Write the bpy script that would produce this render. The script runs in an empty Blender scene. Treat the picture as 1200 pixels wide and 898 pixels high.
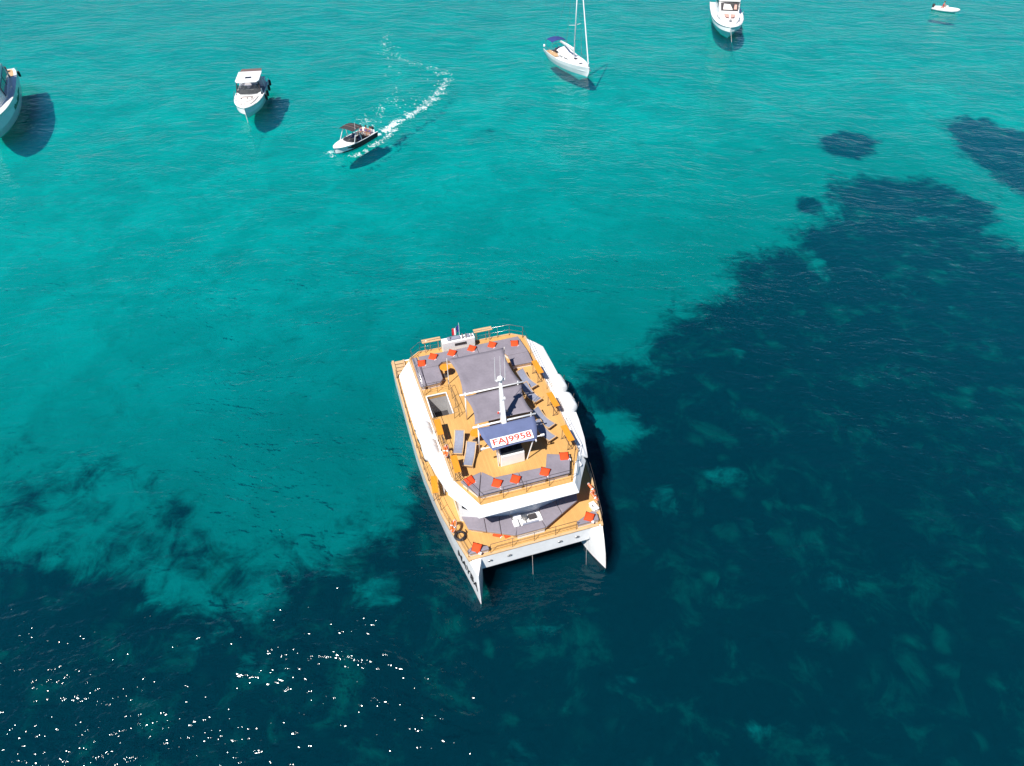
import bpy, bmesh, math, random
import numpy as np
from mathutils import Vector, Matrix, noise

scn = bpy.context.scene
COL = scn.collection
R = math.radians
random.seed(11)

# ------------------------------------------------------------------ camera, sky, sun, exposure
cam_d = bpy.data.cameras.new('camera')
cam_d.sensor_width = 36.0
cam_d.lens = 24.0
cam_d.clip_start = 0.5
cam_d.clip_end = 6000
cam = bpy.data.objects.new('camera', cam_d)
COL.objects.link(cam)
cam.location = (0, 0, 37.066)
cam.rotation_euler = (R(90 - 43), 0, 0)
scn.camera = cam

SUN = Vector((-0.38, -0.54, 1.0)).normalized()
world = bpy.data.worlds.new('World')
scn.world = world
world.use_nodes = True
wt = world.node_tree
wt.nodes.clear()
sky = wt.nodes.new('ShaderNodeTexSky')
sky.sky_type = 'NISHITA'
sky.sun_disc = False
sky.sun_elevation = math.asin(SUN.z)
sky.sun_rotation = math.atan2(SUN.x, SUN.y)
sky.air_density = 0.7
sky.dust_density = 0.0
sky.ozone_density = 4.0
bg = wt.nodes.new('ShaderNodeBackground')
bg.inputs['Strength'].default_value = 0.065
wo = wt.nodes.new('ShaderNodeOutputWorld')
tint = wt.nodes.new('ShaderNodeMix'); tint.data_type = 'RGBA'; tint.blend_type = 'MULTIPLY'
tint.inputs[0].default_value = 1.0; tint.inputs[7].default_value = (0.70, 0.86, 1.0, 1)
wt.links.new(sky.outputs[0], tint.inputs[6])
wt.links.new(tint.outputs[2], bg.inputs[0])
wt.links.new(bg.outputs[0], wo.inputs[0])

sd = bpy.data.lights.new('sun', 'SUN')
sd.energy = 4.8
sd.angle = R(0.53)
sd.color = (1.0, 0.965, 0.91)
so = bpy.data.objects.new('sun', sd)
COL.objects.link(so)
so.rotation_euler = SUN.to_track_quat('Z', 'Y').to_euler()
so.location = SUN * 200

scn.view_settings.view_transform = 'Standard'
scn.view_settings.look = 'None'
scn.view_settings.gamma = 1.0
scn.view_settings.exposure = 0.56
scn.view_settings.use_curve_mapping = False
scn.cycles.max_bounces = 8
scn.cycles.transparent_max_bounces = 12
scn.cycles.caustics_reflective = False
scn.cycles.caustics_refractive = False
scn.cycles.sample_clamp_direct = 0
scn.cycles.sample_clamp_indirect = 4
scn.cycles.use_denoising = True

# ------------------------------------------------------------------ node material helpers
class NT:
    def __init__(s, name):
        s.m = bpy.data.materials.new(name)
        s.m.use_nodes = True
        s.t = s.m.node_tree
        s.t.nodes.clear()
        s.out = s.n('ShaderNodeOutputMaterial')
    def n(s, typ, **kw):
        nd = s.t.nodes.new(typ)
        for k, v in kw.items():
            setattr(nd, k, v)
        return nd
    def l(s, a, b):
        s.t.links.new(a, b)
    def math(s, op, a, b=None, c=None, clamp=False):
        nd = s.n('ShaderNodeMath', operation=op, use_clamp=clamp)
        for i, v in enumerate((a, b, c)):
            if v is None:
                continue
            if isinstance(v, (int, float)):
                nd.inputs[i].default_value = v
            else:
                s.l(v, nd.inputs[i])
        return nd.outputs[0]
    def mix(s, fac, a, b, blend='MIX'):
        nd = s.n('ShaderNodeMix', data_type='RGBA', blend_type=blend)
        for i, v in ((0, fac), (6, a), (7, b)):
            if isinstance(v, (int, float)):
                nd.inputs[i].default_value = v
            elif isinstance(v, tuple):
                nd.inputs[i].default_value = (*v, 1) if len(v) == 3 else v
            else:
                s.l(v, nd.inputs[i])
        return nd.outputs[2]
    def noise(s, vec, scale, detail=3, rough=0.55, dist=0.0):
        nd = s.n('ShaderNodeTexNoise')
        nd.inputs['Scale'].default_value = scale
        nd.inputs['Detail'].default_value = detail
        nd.inputs['Roughness'].default_value = rough
        nd.inputs['Distortion'].default_value = dist
        s.l(vec, nd.inputs['Vector'])
        return nd.outputs['Fac']
    def mapping(s, vec, scale=(1, 1, 1), rot=0.0, loc=(0, 0, 0)):
        nd = s.n('ShaderNodeMapping')
        nd.inputs['Scale'].default_value = scale
        nd.inputs['Rotation'].default_value = (0, 0, rot)
        nd.inputs['Location'].default_value = loc
        s.l(vec, nd.inputs['Vector'])
        return nd.outputs[0]
    def ramp(s, fac, stops, interp='LINEAR'):
        nd = s.n('ShaderNodeValToRGB')
        cr = nd.color_ramp
        cr.interpolation = interp
        while len(cr.elements) < len(stops):
            cr.elements.new(0.5)
        for e, (p, c) in zip(cr.elements, stops):
            e.position = p
            e.color = (*c, 1) if len(c) == 3 else c
        s.l(fac, nd.inputs[0])
        return nd.outputs[0]
    def smooth(s, v, a, b):
        nd = s.n('ShaderNodeMapRange', interpolation_type='SMOOTHSTEP')
        nd.inputs[1].default_value = a
        nd.inputs[2].default_value = b
        s.l(v, nd.inputs[0])
        return nd.outputs[0]


def paint(name, col, rough=0.45, var=0.10, scale=3.0, bump=0.0, bscale=60.0, metal=0.0, coat=0.0, spec=0.5, stretch=(1, 1, 1)):
    """a painted / woven / wooden surface: base colour with patchy wear, roughness variation, fine relief"""
    g = NT(name)
    tc = g.n('ShaderNodeTexCoord')
    v = g.mapping(tc.outputs['Object'], stretch)
    n1 = g.noise(v, scale, 5, 0.6)
    n2 = g.noise(v, scale * 7, 3, 0.6)
    f = g.math('ADD', g.math('MULTIPLY', n1, 0.7), g.math('MULTIPLY', n2, 0.3))
    f = g.smooth(f, 0.3, 0.7)
    lo = tuple(c * (1 - var) for c in col)
    hi = tuple(min(1, c * (1 + var * 0.6)) for c in col)
    b = g.n('ShaderNodeBsdfPrincipled')
    g.l(g.mix(f, lo, hi), b.inputs['Base Color'])
    g.l(g.math('MULTIPLY_ADD', n2, 0.2, rough - 0.1), b.inputs['Roughness'])
    b.inputs['Metallic'].default_value = metal
    b.inputs['Coat Weight'].default_value = coat
    b.inputs['Specular IOR Level'].default_value = spec
    if bump > 0:
        bp = g.n('ShaderNodeBump')
        bp.inputs['Strength'].default_value = 0.6
        bp.inputs['Distance'].default_value = bump
        g.l(g.noise(v, bscale, 2, 0.5), bp.inputs['Height'])
        g.l(bp.outputs[0], b.inputs['Normal'])
    g.l(b.outputs[0], g.out.inputs[0])
    return g.m


def teak_mat(name, col, plank=0.11, axis=0):
    g = NT(name)
    tc = g.n('ShaderNodeTexCoord')
    sp = g.n('ShaderNodeSeparateXYZ')
    g.l(tc.outputs['Object'], sp.inputs[0])
    c = sp.outputs[axis]
    k = g.math('DIVIDE', c, plank)
    fr = g.math('FRACT', k)
    idx = g.math('FLOOR', k)
    wn = g.n('ShaderNodeTexWhiteNoise', noise_dimensions='1D')
    g.l(idx, wn.inputs['W'])
    seam = g.math('LESS_THAN', fr, 0.06)
    st = (1.5, 14, 1) if axis == 1 else (14, 1.5, 1)
    grain = g.noise(g.mapping(tc.outputs['Object'], st), 2.0, 4, 0.6)
    big = g.noise(tc.outputs['Object'], 0.55, 4, 0.6)
    f = g.math('ADD', g.math('MULTIPLY', grain, 0.35), g.math('ADD', g.math('MULTIPLY', wn.outputs[0], 0.14), g.math('MULTIPLY', big, 0.6)))
    f = g.smooth(f, 0.25, 0.95)
    base = g.mix(f, tuple(x * 0.80 for x in col), tuple(min(1, x * 1.15) for x in col))
    base = g.mix(g.math('MULTIPLY', seam, 0.3), base, (0.10, 0.06, 0.03))
    b = g.n('ShaderNodeBsdfPrincipled')
    g.l(base, b.inputs['Base Color'])
    b.inputs['Roughness'].default_value = 0.62
    b.inputs['Specular IOR Level'].default_value = 0.3
    g.l(b.outputs[0], g.out.inputs[0])
    return g.m


def glass_mat(name, col, rough=0.06):
    g = NT(name)
    b = g.n('ShaderNodeBsdfPrincipled')
    tc = g.n('ShaderNodeTexCoord')
    n1 = g.noise(tc.outputs['Object'], 1.5, 3)
    g.l(g.mix(n1, tuple(c * 0.7 for c in col), tuple(c * 1.3 for c in col)), b.inputs['Base Color'])
    b.inputs['Roughness'].default_value = rough
    b.inputs['Specular IOR Level'].default_value = 0.6
    g.l(b.outputs[0], g.out.inputs[0])
    return g.m


M = {}
M['white'] = paint('white_gelcoat', (0.84, 0.83, 0.815), 0.32, 0.08, 0.7, coat=0.3)
M['cream'] = paint('cream_gelcoat', (0.76, 0.70, 0.66), 0.45, 0.10, 1.2)
M['antifoul'] = paint('antifouling_paint', (0.03, 0.05, 0.07), 0.6, 0.25, 2)
M['teak'] = teak_mat('teak_planks', (0.60, 0.340, 0.115))
M['teak_pale'] = paint('bleached_teak', (0.58, 0.38, 0.20), 0.6, 0.16, 2.5)
M['varnish'] = paint('varnished_wood', (0.72, 0.27, 0.022), 0.35, 0.16, 3, coat=0.3, stretch=(1, 0.25, 1))
M['grey'] = paint('grey_marine_fabric', (0.232, 0.208, 0.240), 0.85, 0.15, 0.9, 0.004, 90, spec=0.2)
M['sling'] = paint('slate_mesh_fabric', (0.235, 0.25, 0.32), 0.8, 0.10, 5, 0.003, 120, spec=0.2)
M['navy'] = paint('blue_canopy_fabric', (0.115, 0.142, 0.26), 0.8, 0.08, 1.5, 0.003, 90, spec=0.2)
M['blue'] = paint('royal_blue_canvas', (0.035, 0.055, 0.20), 0.8, 0.15, 2, spec=0.2)
M['orange'] = paint('orange_cushion_fabric', (0.80, 0.075, 0.018), 0.8, 0.13, 5, 0.004, 80, spec=0.2)
M['buoy'] = paint('orange_buoy_plastic', (0.85, 0.16, 0.03), 0.4, 0.10, 5)
M['black'] = paint('black_rubber', (0.02, 0.02, 0.024), 0.55, 0.25, 5)
M['dark'] = paint('dark_grey_canvas', (0.055, 0.05, 0.052), 0.75, 0.2, 4, spec=0.2)
M['brown'] = paint('taupe_canvas', (0.16, 0.115, 0.11), 0.8, 0.15, 3, spec=0.2)
M['steel'] = paint('stainless_steel', (0.50, 0.49, 0.48), 0.28, 0.12, 8, metal=0.9)
M['gunmetal'] = paint('dull_rail_metal', (0.10, 0.085, 0.08), 0.4, 0.2, 8, metal=0.4)
M['glass'] = glass_mat('tinted_glass', (0.02, 0.026, 0.034))
M['screen'] = glass_mat('clear_screen', (0.03, 0.034, 0.038), 0.08)
M['screen'].node_tree.nodes['Principled BSDF'].inputs['Alpha'].default_value = 0.55
M['red'] = paint('red_lettering', (0.68, 0.06, 0.035), 0.6, 0.08, 8)
M['black_text'] = paint('black_lettering', (0.02, 0.02, 0.022), 0.5, 0.1, 8)
M['panel'] = paint('white_banner_cloth', (0.80, 0.79, 0.79), 0.7, 0.05, 3)
M['rope'] = paint('pale_rope', (0.55, 0.53, 0.50), 0.8, 0.2, 9)
M['skin'] = paint('tanned_skin', (0.46, 0.24, 0.15), 0.55, 0.12, 7)
M['hair'] = paint('dark_hair', (0.05, 0.03, 0.02), 0.6, 0.2, 12)
M['purple'] = paint('purple_swimwear', (0.13, 0.09, 0.30), 0.7, 0.12, 9)
M['redcloth'] = paint('red_shirt_cloth', (0.70, 0.03, 0.05), 0.75, 0.12, 9)
M['pink'] = paint('salmon_upholstery', (0.60, 0.33, 0.27), 0.75, 0.10, 4)
M['flag_blue'] = paint('flag_blue_cloth', (0.02, 0.04, 0.25), 0.8, 0.1, 6)
M['flag_red'] = paint('flag_red_cloth', (0.60, 0.03, 0.05), 0.8, 0.1, 6)
M['tube'] = paint('white_inflatable_tube', (0.78, 0.76, 0.73), 0.5, 0.08, 3)
M['shade_grey'] = paint('grey_side_panel', (0.44, 0.43, 0.43), 0.6, 0.12, 2)

# ------------------------------------------------------------------ mesh helpers
def new():
    return bmesh.new()

def obj(name, bm, mat, parent=None, smooth=False, bevel=0.0, loc=None, rz=None, seg=2):
    bmesh.ops.recalc_face_normals(bm, faces=bm.faces)
    me = bpy.data.meshes.new(name)
    bm.to_mesh(me)
    bm.free()
    for m in (mat if isinstance(mat, (list, tuple)) else [mat]):
        me.materials.append(m)
    if smooth:
        for p in me.polygons:
            p.use_smooth = True
    o = bpy.data.objects.new(name, me)
    COL.objects.link(o)
    if parent:
        o.parent = parent
    if loc is not None:
        o.location = loc
    if rz is not None:
        o.rotation_euler.z = rz
    if bevel > 0:
        b = o.modifiers.new('bevel', 'BEVEL')
        b.width = bevel
        b.segments = seg
        b.limit_method = 'ANGLE'
        b.angle_limit = R(40)
    return o

def thing(name, label, cat, loc=(0, 0, 0), rz=0.0, group=None):
    o = bpy.data.objects.new(name, None)
    o.empty_display_size = 0.3
    COL.objects.link(o)
    o.location = loc
    o.rotation_euler = (0, 0, rz)
    return tag(o, label, cat, group)

def tag(o, label=None, cat=None, group=None, kind=None):
    if label: o['label'] = label
    if cat: o['category'] = cat
    if group: o['group'] = group
    if kind: o['kind'] = kind
    return o

def dup(root, loc, rz, label, group=None):
    r = root.copy()
    COL.objects.link(r)
    r.location = loc
    r.rotation_euler = (0, 0, rz)
    r['label'] = label
    if group: r['group'] = group
    for ch in list(root.children):
        c = ch.copy(); COL.objects.link(c); c.parent = r
        for gch in ch.children:
            d = gch.copy(); COL.objects.link(d); d.parent = c
    return r

def box(bm, c, s, rz=0.0, rx=0.0, ry=0.0):
    m = Matrix.Translation(c) @ Matrix.Rotation(rz, 4, 'Z') @ Matrix.Rotation(ry, 4, 'Y') @ Matrix.Rotation(rx, 4, 'X') @ Matrix.Diagonal((s[0], s[1], s[2], 1))
    bmesh.ops.create_cube(bm, size=1.0, matrix=m)

def prism(bm, pts, z0, z1, taper=None):
    """closed outline (x,y) extruded from z0 to z1; z values may be lists per vertex"""
    n = len(pts)
    zz0 = z0 if isinstance(z0, (list, tuple)) else [z0] * n
    zz1 = z1 if isinstance(z1, (list, tuple)) else [z1] * n
    lo = [bm.verts.new((p[0], p[1], z)) for p, z in zip(pts, zz0)]
    tp = taper or pts
    hi = [bm.verts.new((p[0], p[1], z)) for p, z in zip(tp, zz1)]
    bm.faces.new(lo)
    bm.faces.new(hi)
    for i in range(n):
        j = (i + 1) % n
        bm.faces.new((lo[i], lo[j], hi[j], hi[i]))

def slab(bm, quad, t):
    """a thin solid panel from 3D corner points, thickened downwards by t"""
    a = [bm.verts.new(p) for p in quad]
    b = [bm.verts.new((p[0], p[1], p[2] - t)) for p in quad]
    n = len(quad)
    bm.faces.new(a); bm.faces.new(b)
    for i in range(n):
        j = (i + 1) % n
        bm.faces.new((a[i], a[j], b[j], b[i]))

def tube(bm, pts, r, n=6, close=False, caps=True):
    pts = [Vector(p) for p in pts]
    rs = r if isinstance(r, (list, tuple)) else [r] * len(pts)
    rings = []
    N = len(pts)
    for i, p in enumerate(pts):
        if close:
            d = pts[(i + 1) % N] - pts[i - 1]
        else:
            d = pts[min(i + 1, N - 1)] - pts[max(i - 1, 0)]
        d.normalize()
        up = Vector((0, 0, 1)) if abs(d.z) < 0.95 else Vector((1, 0, 0))
        a = d.cross(up).normalized()
        b = d.cross(a).normalized()
        rings.append([bm.verts.new(p + (a * math.cos(t) + b * math.sin(t)) * rs[i]) for t in [2 * math.pi * k / n for k in range(n)]])
    for i in range(N if close else N - 1):
        A, B_ = rings[i], rings[(i + 1) % N]
        for k in range(n):
            bm.faces.new((A[k], A[(k + 1) % n], B_[(k + 1) % n], B_[k]))
    if caps and not close:
        bm.faces.new(rings[0]); bm.faces.new(rings[-1])

def lathe(bm, prof, n=20, mat=None):
    """profile (r,z) revolved about z, then moved by matrix"""
    mat = mat or Matrix.Identity(4)
    rings = []
    for r, z in prof:
        rings.append([bm.verts.new(mat @ Vector((r * math.cos(2 * math.pi * k / n), r * math.sin(2 * math.pi * k / n), z))) for k in range(n)])
    for A, B_ in zip(rings, rings[1:]):
        for k in range(n):
            bm.faces.new((A[k], A[(k + 1) % n], B_[(k + 1) % n], B_[k]))
    bm.faces.new(rings[0]); bm.faces.new(rings[-1])

def loft(bm, rings, closed=True, caps=True):
    V = [[bm.verts.new(p) for p in r] for r in rings]
    n = len(V[0])
    for A, B_ in zip(V, V[1:]):
        for k in range(n if closed else n - 1):
            f = (A[k], A[(k + 1) % n], B_[(k + 1) % n], B_[k])
            try:
                bm.faces.new(f)
            except ValueError:
                pass
    if caps:
        bm.faces.new(V[0]); bm.faces.new(V[-1])

def torus(bm, R0, r0, mat=None, n=24, m=8, a0=0.0, a1=2 * math.pi):
    mat = mat or Matrix.Identity(4)
    full = abs(a1 - a0 - 2 * math.pi) < 1e-4
    cnt = n if full else n + 1
    pts = []
    rings = []
    for i in range(cnt):
        a = a0 + (a1 - a0) * i / n
        rings.append([bm.verts.new(mat @ Vector(((R0 + r0 * math.cos(2 * math.pi * k / m)) * math.cos(a), (R0 + r0 * math.cos(2 * math.pi * k / m)) * math.sin(a), r0 * math.sin(2 * math.pi * k / m)))) for k in range(m)])
    for i in range(n):
        A, B_ = rings[i], rings[(i + 1) % cnt]
        for k in range(m):
            bm.faces.new((A[k], A[(k + 1) % m], B_[(k + 1) % m], B_[k]))
    if not full:
        bm.faces.new(rings[0]); bm.faces.new(rings[-1])

def text_bm(txt, size, depth=0.006):
    cu = bpy.data.curves.new('lettering', 'FONT')
    cu.body = txt
    cu.size = size
    cu.align_x = 'CENTER'
    cu.align_y = 'CENTER'
    cu.extrude = depth
    cu.resolution_u = 4
    cu.offset = 0.010 * size / .56
    to = bpy.data.objects.new('lettering', cu)
    COL.objects.link(to)
    bpy.context.view_layer.update()
    me = bpy.data.meshes.new_from_object(to.evaluated_get(bpy.context.evaluated_depsgraph_get()))
    bpy.data.objects.remove(to)
    bpy.data.curves.remove(cu)
    bm = new()
    bm.from_mesh(me)
    bpy.data.meshes.remove(me)
    return bm

def lerp_tab(tab, t):
    for (a, va), (b, vb) in zip(tab, tab[1:]):
        if t <= b:
            u = (t - a) / (b - a) if b > a else 0
            return va + (vb - va) * u
    return tab[-1][1]

def smooth_tab(tab, t):
    """smooth (monotone-ish) interpolation through (t, v) points"""
    xs = [p[0] for p in tab]; ys = [p[1] for p in tab]
    n = len(xs)
    if t <= xs[0]: return ys[0]
    if t >= xs[-1]: return ys[-1]
    sl = [(ys[i + 1] - ys[i]) / (xs[i + 1] - xs[i]) for i in range(n - 1)]
    ms = [sl[0]] + [0.0 if sl[i - 1] * sl[i] <= 0 else (sl[i - 1] + sl[i]) / 2 for i in range(1, n - 1)] + [sl[-1]]
    for i in range(n - 1):
        if t <= xs[i + 1]:
            h = xs[i + 1] - xs[i]; u = (t - xs[i]) / h
            return (2*u**3 - 3*u**2 + 1)*ys[i] + (u**3 - 2*u**2 + u)*h*ms[i] + (-2*u**3 + 3*u**2)*ys[i+1] + (u**3 - u**2)*h*ms[i+1]
    return ys[-1]

# ------------------------------------------------------------------ sea floor: sand with meadows of seagrass
FLOOR_Z = -2.5
KF = (37.066 + 2.5) / (37.066 + 4.5)
MAIN = [(-60, 27), (-40.0, 27.6), (-35.9, 26.7), (-33.4, 26.5), (-30.9, 25.7), (-29.1, 26.2), (-26.0, 24.4), (-23.6, 23.4), (-21.5, 22.2), (-19.1, 22.0), (-16.7, 22.2), (-16.0, 23.6), (-15.9, 25.7), (-14.1, 25.4), (-12.4, 25.8), (-11.1, 26.9), (-9.8, 28.2), (-7.8, 29.6), (-7.1, 32.0), (-6.4, 35.1), (-2.8, 37.3), (2.7, 36.0), (5.0, 36.6), (6.0, 37.7), (8.3, 37.3), (10.3, 38.8), (9.4, 40.7), (7.3, 41.5), (6.3, 43.9), (6.9, 46.8), (9.5, 47.7), (11.3, 46.8), (13.0, 47.3), (13.9, 50.8), (16.1, 54.2), (19.5, 56.2), (23.0, 58.1), (25.2, 64.0), (28.8, 66.3), (32.1, 67.5), (33.6, 70.9), (37.1, 73.3), (40.4, 75.9), (40.3, 79.7), (43.0, 83.4), (46.4, 85.1), (50.4, 83.9), (54.8, 83.6), (57.2, 80.3), (59.5, 77.4), (58.3, 71.3), (58.3, 67.5), (70, 55), (90, 40), (90, -40), (-60, -40)]
P1 = [(45.0, 97.3), (48.7, 99.7), (51.6, 98.8), (52.7, 95.8), (51.1, 92.1), (47.6, 89.7), (45.0, 90.8), (44.1, 93.5)]
P2 = [(65.6, 102.5), (72.0, 104.5), (74.7, 99.7), (80.3, 94.4), (69.9, 77.0), (65.0, 79.7), (63.6, 84.3), (63.1, 91.6)]
P3 = [(36.0, 78.8), (38.4, 79.4), (38.8, 77.0), (36.9, 74.9), (35.2, 75.7)]
# seagrass tufts on the sand: x, y, radius, density ; clearings in the meadow: x, y, radius x, radius y, strength
TUFTS = [(-36.1, 32.9, 2.6, .62), (-31.8, 34.5, 2.4, .62), (-24.9, 30.3, 1.9, .55), (-21.2, 26.6, 2.2, .62), (-18.6, 24.4, 2.2, .66), (-36.6, 30.2, 2.6, .55), (-3.8, 99.4, 1.4, .55), (34.9, 92.9, 1.3, .55), (-31.5, 30.3, 3.0, .5), (-25.0, 27.6, 2.4, .55), (-14.6, 24.0, 2.0, .6), (-28.2, 28.6, 3.0, .5), (-22.6, 28.6, 1.8, .5), (-18.8, 28.6, 1.4, .4), (-2.0, 62.0, 3.0, .16), (-20, 47, 5, .12), (-9, 45, 4, .14), (-34, 30, 5, .36), (-29, 31, 4, .34), (-22, 28.5, 4.5, .36), (-17, 26, 4, .38), (-13, 27, 3, .34), (-38, 36, 4, .3), (-10.5, 30, 2.6, .34)]
CLEAR = [(8.6, 39.4, 2.4, 1.8, .66), (16.8, 34.0, 2.5, 1.6, .52), (33.8, 63.2, 1.5, 3.4, .5), (21.3, 48.9, 1.5, 1.2, .5), (26.5, 48.9, 1.3, 1.0, .45), (11.4, 31.4, 2.2, 2.8, .40), (23.3, 24.9, 2.6, 1.3, .42), (19.4, 18.6, 1.1, .8, .42), (14.4, 15.2, 1.2, .9, .45), (11.0, 13.7, 1.2, .9, .45), (-15.7, 18.6, 2.6, 1.2, .34), (-8.6, 24.0, 2.4, 1.6, .42), (41.0, 58.8, 3.2, 2.2, .32), (27.1, 39.2, 3.4, 2.0, .25), (41.9, 38.3, 2.4, 1.6, .42), (-2.3, 24.2, 2.0, 1.3, .38), (2.4, 21.5, 2.2, 1.2, .35), (17.8, 15.4, 1.1, .8, .42), (46.0, 56.0, 2.6, 1.6, .28), (50, 74, 4, 1.6, .3), (57, 70, 3, 3, .35), (-20.5, 20.0, 2.2, 1.2, .25), (6.3, 18.0, 2.2, 1.1, .3), (13, 24, 3, 1.6, .25), (-4.5, 16.5, 1.5, .9, .3), (0.5, 14.0, 1.4, .8, .3)]

def signed_dist(P, poly):
    x = P[:, 0]; y = P[:, 1]
    best = np.full(len(P), 1e9); inside = np.zeros(len(P), bool)
    n = len(poly)
    for i in range(n):
        ax, ay = poly[i]; bx, by = poly[(i + 1) % n]
        dx, dy = bx - ax, by - ay
        t = np.clip(((x - ax) * dx + (y - ay) * dy) / (dx * dx + dy * dy), 0, 1)
        best = np.minimum(best, np.hypot(x - ax - t * dx, y - ay - t * dy))
        c = ((ay > y) != (by > y))
        xi = (bx - ax) * (y - ay) / ((by - ay) if by != ay else 1e-9) + ax
        inside ^= c & (x < xi)
    return np.where(inside, best, -best)

def sstep(a, b, v):
    t = np.clip((v - a) / (b - a), 0, 1)
    return t * t * (3 - 2 * t)

def build_floor():
    out = np.array([160, 220, 320, 520, 900, 1600.0])
    xs = np.concatenate([-out[::-1], np.arange(-125, 125.1, 0.65), out])
    ys = np.concatenate([-out[::-1] + 140, np.arange(-16, 176, 0.65), out + 40])
    ys = np.sort(ys)
    X, Y = np.meshgrid(xs, ys)
    P = np.stack([X.ravel(), Y.ravel()], 1)
    W = P.copy()
    P = P / KF
    sdm = signed_dist(P, MAIN)
    g = sstep(-4.8, 4.6, sdm)
    meadow_halo = sstep(-30, -2, sdm)
    for p, w in ((P1, 2.2), (P2, 3.2), (P3, 1.5)):
        g = np.maximum(g, sstep(-w, w, signed_dist(P, p)))
    for x, y, r, d in TUFTS:
        q = np.hypot(P[:, 0] - x, (P[:, 1] - y) * 1.25) / (r * 1.3)
        g = np.maximum(g, d * .86 * (1 - sstep(0.1, 1.7, q)))
    for x, y, rx, ry, d in CLEAR:
        q = np.hypot((P[:, 0] - x) / rx, (P[:, 1] - y) / ry)
        g = g * (1 - d * (1 - sstep(0.25, 1.4, q)))
    Z = FLOOR_Z + 0.12 * np.sin(P[:, 0] * .31 + 1.3 * np.sin(P[:, 1] * .17)) * np.sin(P[:, 1] * .27 + P[:, 0] * .05) - 0.25 * g
    V = np.column_stack([W, Z])
    ny, nx = X.shape
    idx = np.arange(nx * ny).reshape(ny, nx)
    F = np.stack([idx[:-1, :-1], idx[:-1, 1:], idx[1:, 1:], idx[1:, :-1]], -1).reshape(-1, 4)
    me = bpy.data.meshes.new('sea_floor')
    me.vertices.add(len(V)); me.vertices.foreach_set('co', V.ravel())
    me.loops.add(F.size); me.loops.foreach_set('vertex_index', F.ravel().astype(np.int32))
    me.polygons.add(len(F))
    me.polygons.foreach_set('loop_start', np.arange(0, F.size, 4, dtype=np.int32))
    me.polygons.foreach_set('loop_total', np.full(len(F), 4, dtype=np.int32))
    me.update(); me.validate()
    at = me.attributes.new('seagrass', 'FLOAT', 'POINT')
    at.data.foreach_set('value', g.astype(np.float32))
    at2 = me.attributes.new('meadow_halo', 'FLOAT', 'POINT')
    at2.data.foreach_set('value', meadow_halo.astype(np.float32))
    me.polygons.foreach_set('use_smooth', np.ones(len(F), bool))
    o = bpy.data.objects.new('sea_floor', me)
    COL.objects.link(o)
    o['kind'] = 'structure'
    # material
    m = NT('sand_and_seagrass')
    tc = m.n('ShaderNodeTexCoord')
    ob = tc.outputs['Object']
    a = m.n('ShaderNodeAttribute', attribute_name='seagrass').outputs['Fac']
    n_big = m.noise(ob, 0.16, 6, 0.62, 0.6)
    n_mid = m.noise(ob, 0.55, 5, 0.65, 0.9)
    n_str = m.noise(m.mapping(ob, (0.5, 1.7, 1), R(-12)), 1.6, 4, 0.65, 0.8)
    n_edge = m.noise(ob, 0.26, 6, 0.66, 1.0)
    d = m.math('MULTIPLY_ADD', m.math('SUBTRACT', n_edge, 0.5), 1.25, a)
    d = m.math('MULTIPLY_ADD', m.math('SUBTRACT', n_mid, 0.5), 0.75, d)
    d = m.math('MULTIPLY_ADD', m.math('SUBTRACT', n_str, 0.5), 0.18, d)
    dens = m.smooth(d, 0.20, 0.74)
    # sand: slightly mottled; a faint film of algae in large patches
    sand = m.mix(m.smooth(n_big, 0.35, 0.68), (0.46, 0.46, 0.45), (0.61, 0.61, 0.605))
    sand = m.mix(m.math('MULTIPLY', m.smooth(n_mid, 0.48, 0.72), 0.32), sand, (0.30, 0.29, 0.23))
    sl_ = m.n('ShaderNodeAttribute', attribute_name='meadow_halo').outputs['Fac']      # the sand darkens towards the meadow
    sand = m.mix(m.math('MULTIPLY', sl_, 0.55), sand, (0.30, 0.29, 0.255))
    # meadow: dark blades, with thin spots where the sand shows and scattered paler rocks in the shallow part
    thin = m.smooth(m.noise(ob, 0.33, 5, 0.68, 0.5), 0.50, 0.76)
    vo = m.n('ShaderNodeTexVoronoi', feature='F1')
    vo.inputs['Scale'].default_value = 0.55
    wv = m.n('ShaderNodeVectorMath', operation='MULTIPLY_ADD')
    ncol = m.n('ShaderNodeTexNoise'); ncol.inputs['Scale'].default_value = 0.5; m.l(ob, ncol.inputs['Vector'])
    m.l(ncol.outputs['Color'], wv.inputs[0]); wv.inputs[1].default_value = (2.6, 2.6, 0); m.l(ob, wv.inputs[2])
    m.l(wv.outputs[0], vo.inputs['Vector'])
    pick = m.n('ShaderNodeSeparateColor'); m.l(vo.outputs['Color'], pick.inputs[0])
    reach = m.math('MULTIPLY_ADD', pick.outputs[1], 0.45, 0.25)
    rock = m.math('SUBTRACT', 1.0, m.smooth(m.math('DIVIDE', vo.outputs['Distance'], reach), 0.25, 1.0))
    rock = m.math('MULTIPLY', rock, m.math('MULTIPLY', m.smooth(pick.outputs[0], 0.45, 0.9), m.smooth(n_mid, 0.3, 0.65)))
    rmask = m.smooth(m.noise(ob, 0.09, 3, 0.5), 0.40, 0.60)
    thin = m.math('MAXIMUM', m.math('MULTIPLY', thin, 0.8), m.math('MULTIPLY', m.math('MULTIPLY', rock, rmask), 0.85))
    grass = m.mix(m.noise(ob, 1.9, 4, 0.7), (0.004, 0.009, 0.013), (0.022, 0.036, 0.046))
    grass = m.mix(m.math('MULTIPLY', thin, 0.88), grass, (0.19, 0.20, 0.16))
    col = m.mix(dens, sand, grass)
    b = m.n('ShaderNodeBsdfPrincipled')
    m.l(col, b.inputs['Base Color'])
    b.inputs['Roughness'].default_value = 0.95
    b.inputs['Specular IOR Level'].default_value = 0.0
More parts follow.
